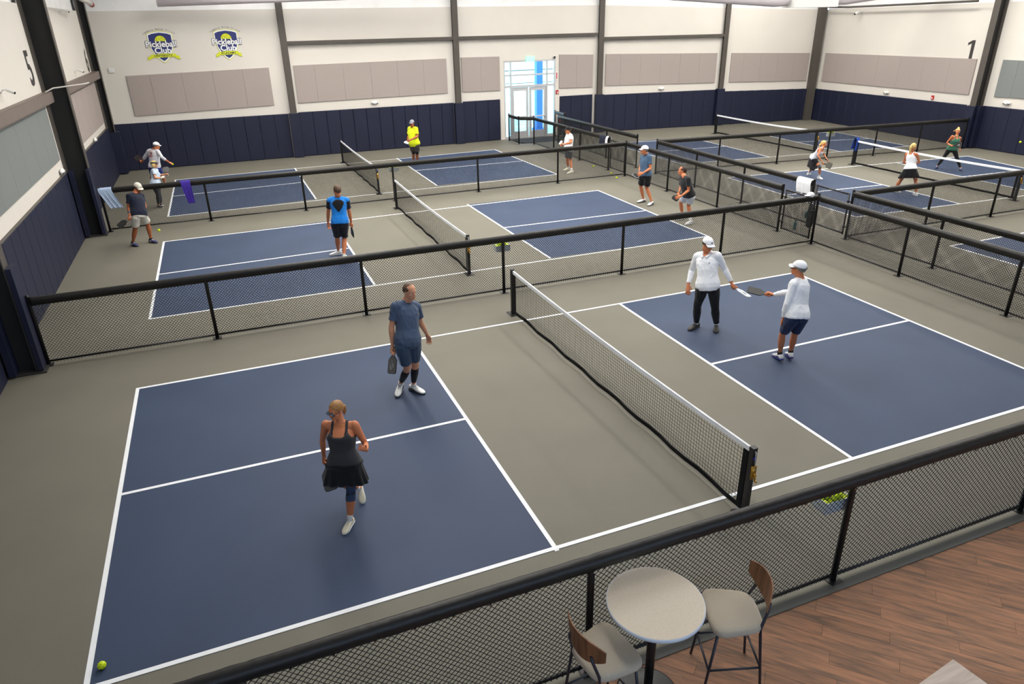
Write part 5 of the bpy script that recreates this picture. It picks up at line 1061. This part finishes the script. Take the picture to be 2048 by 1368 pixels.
def paddle(key, lab, face, edge, handle, nhint=None, wide=.098, length=.275, logo=None, tilt=0):
    S, G, T = M['paddles'][key]; G, T = V3(G), V3(T); d = nz(T-G); r = empty('pickleball_paddle', tuple(float(v) for v in G), lab, 'paddle')
    nh = V3(nhint) if nhint is not None else V3(CAM['loc'])-G; n = nz(nh-d*(nh@d)); n = n*math.cos(math.radians(tilt))+np.cross(d, n)*math.sin(math.radians(tilt)); x = np.cross(d, n); L = np.linalg.norm(T-G); b0 = L-length; w_ = wide
    def outline(k, e=0):
        pts = []
        cr = .035
        ys, ye = b0, L; w2 = w_
        base = [(-.018,ys-.03),(-.022,ys),(-w2,ys+.075),(-w2,ye-cr),(-w2+cr*.3,ye-cr*.3),(-w2+cr,ye),(w2-cr,ye),(w2-cr*.3,ye-cr*.3),(w2,ye-cr),(w2,ys+.075),(.022,ys),(.018,ys-.03)]
        cyy = (ys+ye)/2
        return [(a*k, cyy+(b-cyy)*k) for a, b in base][::-1]
    MB().plate(outline(1.0), x, d, n, G-n*.006, .012).build('edge_guard', edge, r); MB().plate(outline(.955), x, d, n, G-n*.0072, .0144).build('face', face, r)
    hb = MB(); hb.tube([G-d*.065, G-d*.06, G-d*.02, G+d*(b0-.02), G+d*(b0+.005)], [(.017,.019),(.014,.016),(.013,.015),(.013,.015),(.010,.017)], 8, ref=n); hb.build('handle', handle, r)
    hb = MB(); hb.tube([G-d*.070, G-d*.062], [(.016,.018),(.018,.020)], 8, ref=n); hb.build('butt_cap', edge, r)
    if logo:
        cc = G+d*(b0+length*.60)+n*.0078
        mb = MB(); mb.tube([cc+x*.035*math.cos(a)+d*.045*math.sin(a) for a in np.linspace(0, 2*math.pi, 25)], .0022, 5, cap=False); mb.tube([cc+x*.018*math.cos(a)+d*.024*math.sin(a) for a in np.linspace(0, 2*math.pi, 21)], .0018, 5, cap=False)
        mb.tube([cc+d*-.06-x*.01, cc+d*-.10+x*.012], .0015, 5); mb.build('ring_emblem', logo, r)

F = lambda *a: fab(*a)
wht = F('white_knit', (244,247,253)); blk = F('black_knit', (24,24,28)); nvy = F('navy_knit', (22,28,48)); slate = F('slate_blue_knit', (66,82,108)); slsh = F('slate_short_fabric', (58,76,100))
char = F('charcoal_knit', (56,56,60)); ltb = F('pale_blue_knit', (196,212,232)); yel = F('neon_yellow_knit', (226,240,30)); bluj = F('bright_blue_knit', (20,120,210), .8, .12, 22); grn = F('forest_green_knit', (60,112,92)); dkgr = F('dark_grey_knit', (84,86,94)); cream = F('cream_shorts', (222,220,208)); royal = F('royal_blue_shorts', (24,52,140)); brwn = F('brown_grey_shorts', (72,64,66))
shoew = mat('white_shoe_leather', s2l(228,228,228), .45, noise_amt=.04, noise_scale=40); shoec = mat('cream_shoe_leather', s2l(226,220,196), .5, noise_amt=.04, noise_scale=40); shoeb = mat('dark_shoe_mesh', s2l(46,46,42), .6, noise_amt=.1, noise_scale=60); shoen = mat('navy_shoe_mesh', s2l(46,50,96), .6, noise_amt=.1, noise_scale=50)
rub = mat('white_rubber_sole', s2l(222,224,226), .5); rubk = mat('dark_rubber_sole', s2l(40,40,42), .6); rubb = mat('blue_rubber_sole', s2l(44,44,130), .5); sockw = F('white_sock', (228,228,226)); sockk = F('black_sock', (24,24,24))
hbr = mat('brown_hair', s2l(88,66,50), .6, noise_amt=.25, noise_scale=40, bump=.25, bump_scale=120); hdk = mat('dark_brown_hair', s2l(58,42,34), .6, noise_amt=.25, noise_scale=40, bump=.25, bump_scale=120); hgo = mat('golden_hair', s2l(160,114,62), .45, noise_amt=.16, noise_scale=70, bump=.3, bump_scale=120); hbl = mat('blonde_hair', s2l(222,190,120), .5, noise_amt=.2, noise_scale=45, bump=.3, bump_scale=120); hgr = mat('grey_hair', s2l(120,114,108), .6, noise_amt=.25, noise_scale=50, bump=.25, bump_scale=120)
smoke = mat('dark_lens', s2l(20,20,24), .15); lensc = mat('clear_lens', s2l(150,160,178), .1, spec=.8)
pblk = mat('black_paddle_face', s2l(34,35,36), .55, noise_amt=.08, noise_scale=200); pgry = mat('grey_paddle_face', s2l(92,92,92), .55, noise_amt=.08, noise_scale=200); pwht = mat('white_paddle_face', s2l(214,222,232), .4); pgrip = mat('dark_grip_tape', s2l(30,30,32), .8, bump=.4, bump_scale=200)
def yaw(key, deg):   # world yaw for "deg" clockwise from straight away from the camera
    J = M['poses'][key]['J']; a = V3(J['P'])-V3(CAM['loc']); return math.atan2(a[1], a[0])-math.radians(deg)

p = Person('p1', 'woman walking forward in charcoal tank top and black skirt, paddle in hand', 'f', 1.16, .0085, SK_TAN, yaw('p1', 228), -.18)
p.body({'L': .3, 'Lt': (0,0,1), 'Ln': V3(CAM['loc'])-V3(M['hands']['p1L'])}); p.tank(char, hem=.0, front=.72, back=.80, strapx=.58, racer=True); p.skirt(blk, .27, .030); p.shorts(blk, .42, .0, name='under_shorts', mul=1.0)
p.hair(hgo, 'low'); p.glasses(M_black, lensc, True, 'black framed sports glasses'); p.shoes(shoec, rub, None, sockw, .07)
KB = F('blue_knee_sleeve', (62,78,108)); mb = MB(); p.leg(mb, 'L', inf=.005, t0=.78, t1=1.36); o = p.cloth_('knee_sleeve', mb, KB, amp=.003, label='blue elastic knee sleeve with black rings'); 
mb = MB(); kn = p.J['KL']; fk = nz(V3(CAM['loc'])-kn); lt = nz(np.cross(fk, (0,0,1))); dd = nz(p.J['AL']-kn)
for sg in (-1, 1): cc = kn+dd*.055+fk*.058+lt*sg*.032; mb.tube([cc+lt*.020*math.cos(a)+dd*.011*math.sin(a)-fk*.018*abs(sg*.9+math.cos(a))*.5 for a in np.linspace(0, 2*math.pi, 15)], .004, 6, cap=False)
ko = mb.build('sleeve_rings', M_black, p.root, True); ko['kind'] = 'stuff'
mb = MB(); c, l, f = p.tf(.97); mb.tube([c+l*.075*math.cos(a)*p.k+f*.085*math.sin(a)*p.k-p.up*(.035*max(0, math.sin(a))-.02) for a in np.linspace(0, 2*math.pi, 25)], .002, 5, cap=False); mb.build('necklace', M_brass, p.root)
paddle('p1', 'grey paddle carried low by the woman in charcoal', pgry, M_black, pgrip, V3((-.7,-.75,.35)), .095, .27, M_chrome)

p = Person('p2', 'man in slate blue t-shirt, shorts and black calf sleeves, paddle down', 'm', 1.0, .009, SK_LIGHT, yaw('p2', 140), -.12)
p.body({'L': .9}); p.shirt(slate, .66, -.16); p.shorts(slsh, .80, .02); p.hair(hbr, 'thin'); p.shoes(shoew, rubk, M_black, sockw, .045)
for S in 'LR':
    mb = MB(); p.leg(mb, S, inf=.004, t0=1.12, t1=1.80); p.cloth_('calf_sleeve', mb, blk, amp=.001)
for S in 'R':
    ho, kn = p.J['H'+S], p.J['K'+S]; out = -p.lh; a = ho+(kn-ho)*.12+out*.108; b = ho+(kn-ho)*.78+out*.098
    MB().tube([a, b], [(.004,.028),(.004,.026)], 8, ref=out).build('side_panel', blk, p.root)
    for q in (-1, 0, 1): MB().tube([a+p.fw*(.010*q+.012)+out*.004, b+p.fw*(.010*q+.012)+out*.004], .0028, 6).build('side_stripe', wht, p.root)
paddle('p2', 'dark grey paddle hanging from the hand of the man in slate blue', pgry, M_black, pgrip, None, .094, .285, M_chrome, tilt=50)

p = Person('p3', 'man in white long-sleeved polo, black trousers and white cap touching paddles', 'm', 1.02, .009, SK_TAN, yaw('p3', 140), -.30)
p.body({'R': .6, 'Rt': p.lh, 'Rn': V3(M['hands']['p3R'])-V3(CAM['loc'])}); p.shirt(wht, 1.90, -.16, polo=True, loose=.03, flare=.03); p.pants(blk, 1.90, inf=.016); p.hair(hdk); p.cap(wht, logo=M_num); p.glasses(M_black, smoke); p.shoes(shoeb, rubk, None, sockw, .05)
c, l, f = p.tf(.70); a_, b_, o_ = p.prof(.70); e = c+l*a_*.45+f*(b_*.93+.020); MB().obox(e, l, f, p.up, .010, .003, .007).build('chest_emblem', MATS['teal_plastic'], p.root)
paddle('p3', 'white paddle held out by the man in the white polo', pwht, rub, pgrip, V3((.1,-.3,1)), .092, .28, M_black, tilt=-14)

p = Person('p4', 'man in white long-sleeved shirt and navy shorts, seen from behind, touching paddles', 'm', 1.0, .009, SK_TAN, yaw('p4', 285), .02)
p.body({'L': .8}); p.shirt(wht, 1.92, -.10, loose=.02); p.shorts(F('navy_shorts', (28,44,80)), .80, .022); p.hair(hgr); p.cap(wht); p.glasses(M_black, smoke); p.shoes(shoew, rubb, shoen, sockk, .06)
MB().ell(p.hp(0,-.122,.02), p.hL, p.hF, p.hU, .02, .014, .014, 10, 6).build('cap_strap', M_black, p.root, True)
paddle('p4', 'black paddle held out by the man in navy shorts', pblk, M_black, pgrip, V3((-.1,-.6,1)), .092, .29, tilt=10)

p = Person('p5', 'man in bright blue and black jersey seen from behind on the middle court', 'm', 1.0, .011, SK_TAN, yaw('p5', -28), -.02)
p.body({'L': .8}); p.shirt(bluj, .60, -.06); p.shorts(F('midnight_shorts', (20,24,40)), .84, .02); p.hair(hbr); p.shoes(shoew, rub, None, sockw, .04)
for S in 'LR':
    mb = MB(); p.arm(mb, S, inf=.016, t0=.0, t1=.64, loose=.012); p.cloth_('sleeve', mb, blk, amp=.003, label='black jersey sleeve')
mb = MB(); rows = []
for v, hw in ((.42,.05),(.52,.28),(.62,.46),(.72,.60),(.80,.66),(.86,.5),(.90,.2)):
    c, l, f = p.tf(v); a, b, o = p.prof(v); row = []
    for i in range(9):
        an = -math.pi/2+(i/8-.5)*2*hw; ca_, sa_ = math.cos(an), math.sin(an); q = (abs(ca_)**2.5+abs(sa_)**2.5)**(-1/2.5); row.append(c+l*(a+.026)*q*ca_+f*((b+.027)*q*sa_+o))
    rows.append(row)
o = MB().loft(rows, closed=False, cap=False).build('back_panel', blk, p.root, True); bake(o, [('SOLIDIFY', dict(thickness=.006))])
paddle('p5', 'black paddle hanging from the hand of the man in bright blue', pblk, M_black, pgrip, V3((-.5,-.8,.2)), .092, .27, tilt=45)

p = Person('p6', 'man in navy t-shirt, cream shorts and cream cap looking down at the ball', 'm', 1.18, .011, SK_DEEP, yaw('p6', 140), -.55)
p.body(); p.shirt(nvy, .64, -.10); p.shorts(cream, .74, .02); p.hair(hdk); p.cap(F('cream_cap', (232,226,210)), logo=M_black); p.shoes(shoen, rubk, rub, sockk, .03)
mb = MB(); p.arm(mb, 'R', inf=.006, t0=1.5, t1=1.80); p.cloth_('wristband', mb, dkgr, amp=.001)
paddle('p6', 'black paddle held by the man in navy shirt', pblk, M_black, mat('white_grip', s2l(220,220,220), .7), V3((.2,-.5,1)), .09, .26)

p = Person('p7', 'man in white long-sleeved shirt and royal blue shorts holding a ball, far left', 'm', 1.06, .012, SK_TAN, yaw('p7', 78), -.25)
p.body({'R': 1.3}); p.shirt(F('white_jersey', (222,222,230)), 1.45, -.10); p.shorts(royal, .80, .02); p.hair(hgr); p.cap(wht); p.shoes(shoew, rub, None, sockw, .05)
c, l, f = p.tf(.70); a_, b_, o_ = p.prof(.70); e = c-f*(b_+.022)
mr = mat('red_print', s2l(180,60,70), .7); mb = MB(); mb.tube([e+l*.055*math.cos(t)+p.up*(.055*math.sin(t)+.03) for t in np.linspace(0, 5.4, 16)], .007, 6); mb.build('back_emblem', mr, p.root); mb = MB(); mb.tube([e+l*.028*math.cos(t)+p.up*(.028*math.sin(t)+.03) for t in np.linspace(1, 5.4, 10)], .008, 6); mb.build('back_emblem', M_num, p.root)
for i in range(4): MB().obox(e+l*(-.06+i*.04)-p.up*.07, l, f, p.up, .011, .006, .018).build('back_letter', mr, p.root)
paddle('p7', 'black and red paddle in the hand of the far left man', pblk, mat('red_edge', s2l(120,40,40), .5), pgrip, None, .095, .25)
ball(tuple(float(v) for v in V3(M['hands']['p7R'])+nz(p.J['WR']-p.J['ER'])*.05), 'yellow ball held by the man at far left')

p = Person('p8', 'woman in pale blue polo, dark trousers and visor behind the far fence', 'f', 1.12, .012, SK_LIGHT, yaw('p8', 82), .02)
p.body(); p.shirt(ltb, .58, -.10, polo=True); p.pants(F('dark_trousers', (48,50,58)), 1.88); p.hair(hbl, 'bob'); p.cap(F('patterned_visor', (90,92,88), .8, .4, 60), visor=True); p.glasses(M_black, smoke); p.shoes(shoeb, rub, rub, None)
mb = MB(); g_ = V3(M['hands']['p8R']); wv = p.J['WR']; mb.tube([wv-nz(g_-wv)*.03, wv, g_, g_+nz(g_-wv)*.03], [.026,.030,.038,.024], 12); mb.build('white_glove', F('white_glove', (226,224,214)), p.root, True)
paddle('p8', 'grey paddle held upright by the woman in pale blue', pgry, M_chrome, pgrip, None, .09, .24)

p = Person('p9', 'man in neon yellow t-shirt and grey cap at the far left court', 'm', 1.2, .012, SK_DEEP, yaw('p9', 205), -.12)
p.body(); p.shirt(yel, .74, -.20, loose=.03, flare=.03); p.pants(blk, .98, name='under_tights'); p.shorts(brwn, .58, .03, mul=1.15); p.hair(hdk); p.cap(F('grey_cap', (150,152,166)), logo=M_navyp); p.shoes(shoew, rub, None, sockw, .06)
paddle('p9', 'white paddle held low by the man in neon yellow', pwht, rub, pgrip, V3((.3,-.2,1)), .09, .25)

p = Person('p10', 'man in white t-shirt, grey shorts and black cap at the far left court', 'm', 1.14, .012, SK_TAN, yaw('p10', 268), -.05)
p.body(); p.shirt(wht, .66, -.10); p.shorts(dkgr, .66, .02); p.hair(hbr); p.cap(blk); p.shoes(shoec, rub, None, sockw, .08)
paddle('p10', 'white-edged paddle held by the man in white t-shirt and black cap', pwht, rub, pgrip, None, .08, .22)

p = Person('p11', 'man in blue t-shirt, black shorts and white cap on the middle court', 'm', 1.02, .011, SK_TAN, yaw('p11', 262), -.05)
p.body(); p.shirt(F('steel_blue_knit', (74,100,128)), .62, -.06); p.shorts(blk, .74, .02); p.hair(hgr, 'thin'); p.cap(wht); p.shoes(shoew, rubk, M_black, None)
ho, kn = p.J['HL'], p.J['KL']; MB().obox(ho+(kn-ho)*.62+nz(V3(CAM['loc'])-ho)*.095, nz(np.cross((0,0,1), V3(CAM['loc'])-ho)), nz(V3(CAM['loc'])-ho), (0,0,1), .014, .004, .014).build('shorts_emblem', M_wprint, p.root)
paddle('p11', 'black paddle with white edge held by the man in blue t-shirt', pblk, rub, pgrip, None, .095, .23, tilt=30)

p = Person('p12', 'man in black t-shirt and white shorts crouching ready on the middle court', 'm', 1.0, .011, SK_TAN, yaw('p12', 262), .05)
p.body(); p.shirt(F('black_cotton', (40,42,46)), .62, -.06); p.shorts(F('white_shorts', (214,218,226)), .60, .02); p.hair(hdk, 'thin'); p.shoes(shoew, rub, None, sockw, .09)
paddle('p12', 'black paddle gripped by the crouching man in black t-shirt', pblk, M_black, pgrip, V3((.8,.3,.6)), .09, .24)

p = Person('p13', 'blonde woman in white tank top and dark skirt leaning forward with paddle', 'f', 1.0, .011, SK_TAN, yaw('p13', 92), -.05)
p.body(); p.tank(wht, hem=.0, front=.80, back=.84); p.skirt(F('dark_grey_skirt', (50,50,52)), .26, .05, pleats=9); p.shorts(blk, .62, .0, name='under_shorts', mul=1.0); p.hair(hbl, 'low'); p.shoes(shoew, rub, None, sockw, .10)
mb = MB(); p.leg(mb, 'R', inf=.005, t0=.80, t1=1.12); p.cloth_('knee_sleeve', mb, dkgr, amp=.002)
mb = MB(); p.arm(mb, 'L', inf=.004, t0=1.85, t1=1.95); p.cloth_('wristband', mb, wht, amp=.001)
paddle('p13', 'olive grey paddle held low by the leaning blonde woman', mat('olive_grey_face', s2l(84,84,74), .6), M_black, pgrip, None, .10, .25)

p = Person('p14', 'blonde woman with ponytail in white tank top and black skirt, back turned', 'f', 1.02, .011, SK_TAN, yaw('p14', 25), 0.)
p.body(); p.tank(wht, hem=.02, front=.80, back=.86, racer=True); p.skirt(blk, .27, .035); p.hair(hbl, 'ponytail'); p.shoes(shoew, rub, None, sockw, .04)

p = Person('p15', 'woman in green tank top and black leggings waiting across the net', 'f', 1.0, .011, SK_TAN, yaw('p15', 178), -.05)
p.body(); p.tank(grn, hem=-.02, front=.86, back=.84, strapx=.5, halter=True); p.pants(blk, 1.86, name='leggings', inf=.004, amp=.002); p.hair(hbl, 'bun'); p.shoes(shoen, rubk, rub, sockw, .02)
mb = MB(); p.arm(mb, 'R', inf=.005, t0=1.2, t1=1.40); p.cloth_('elbow_band', mb, blk, amp=.001)
paddle('p15', 'black paddle with white rings held by the woman in green', pblk, M_chrome, pgrip, None, .09, .23, M_wprint)
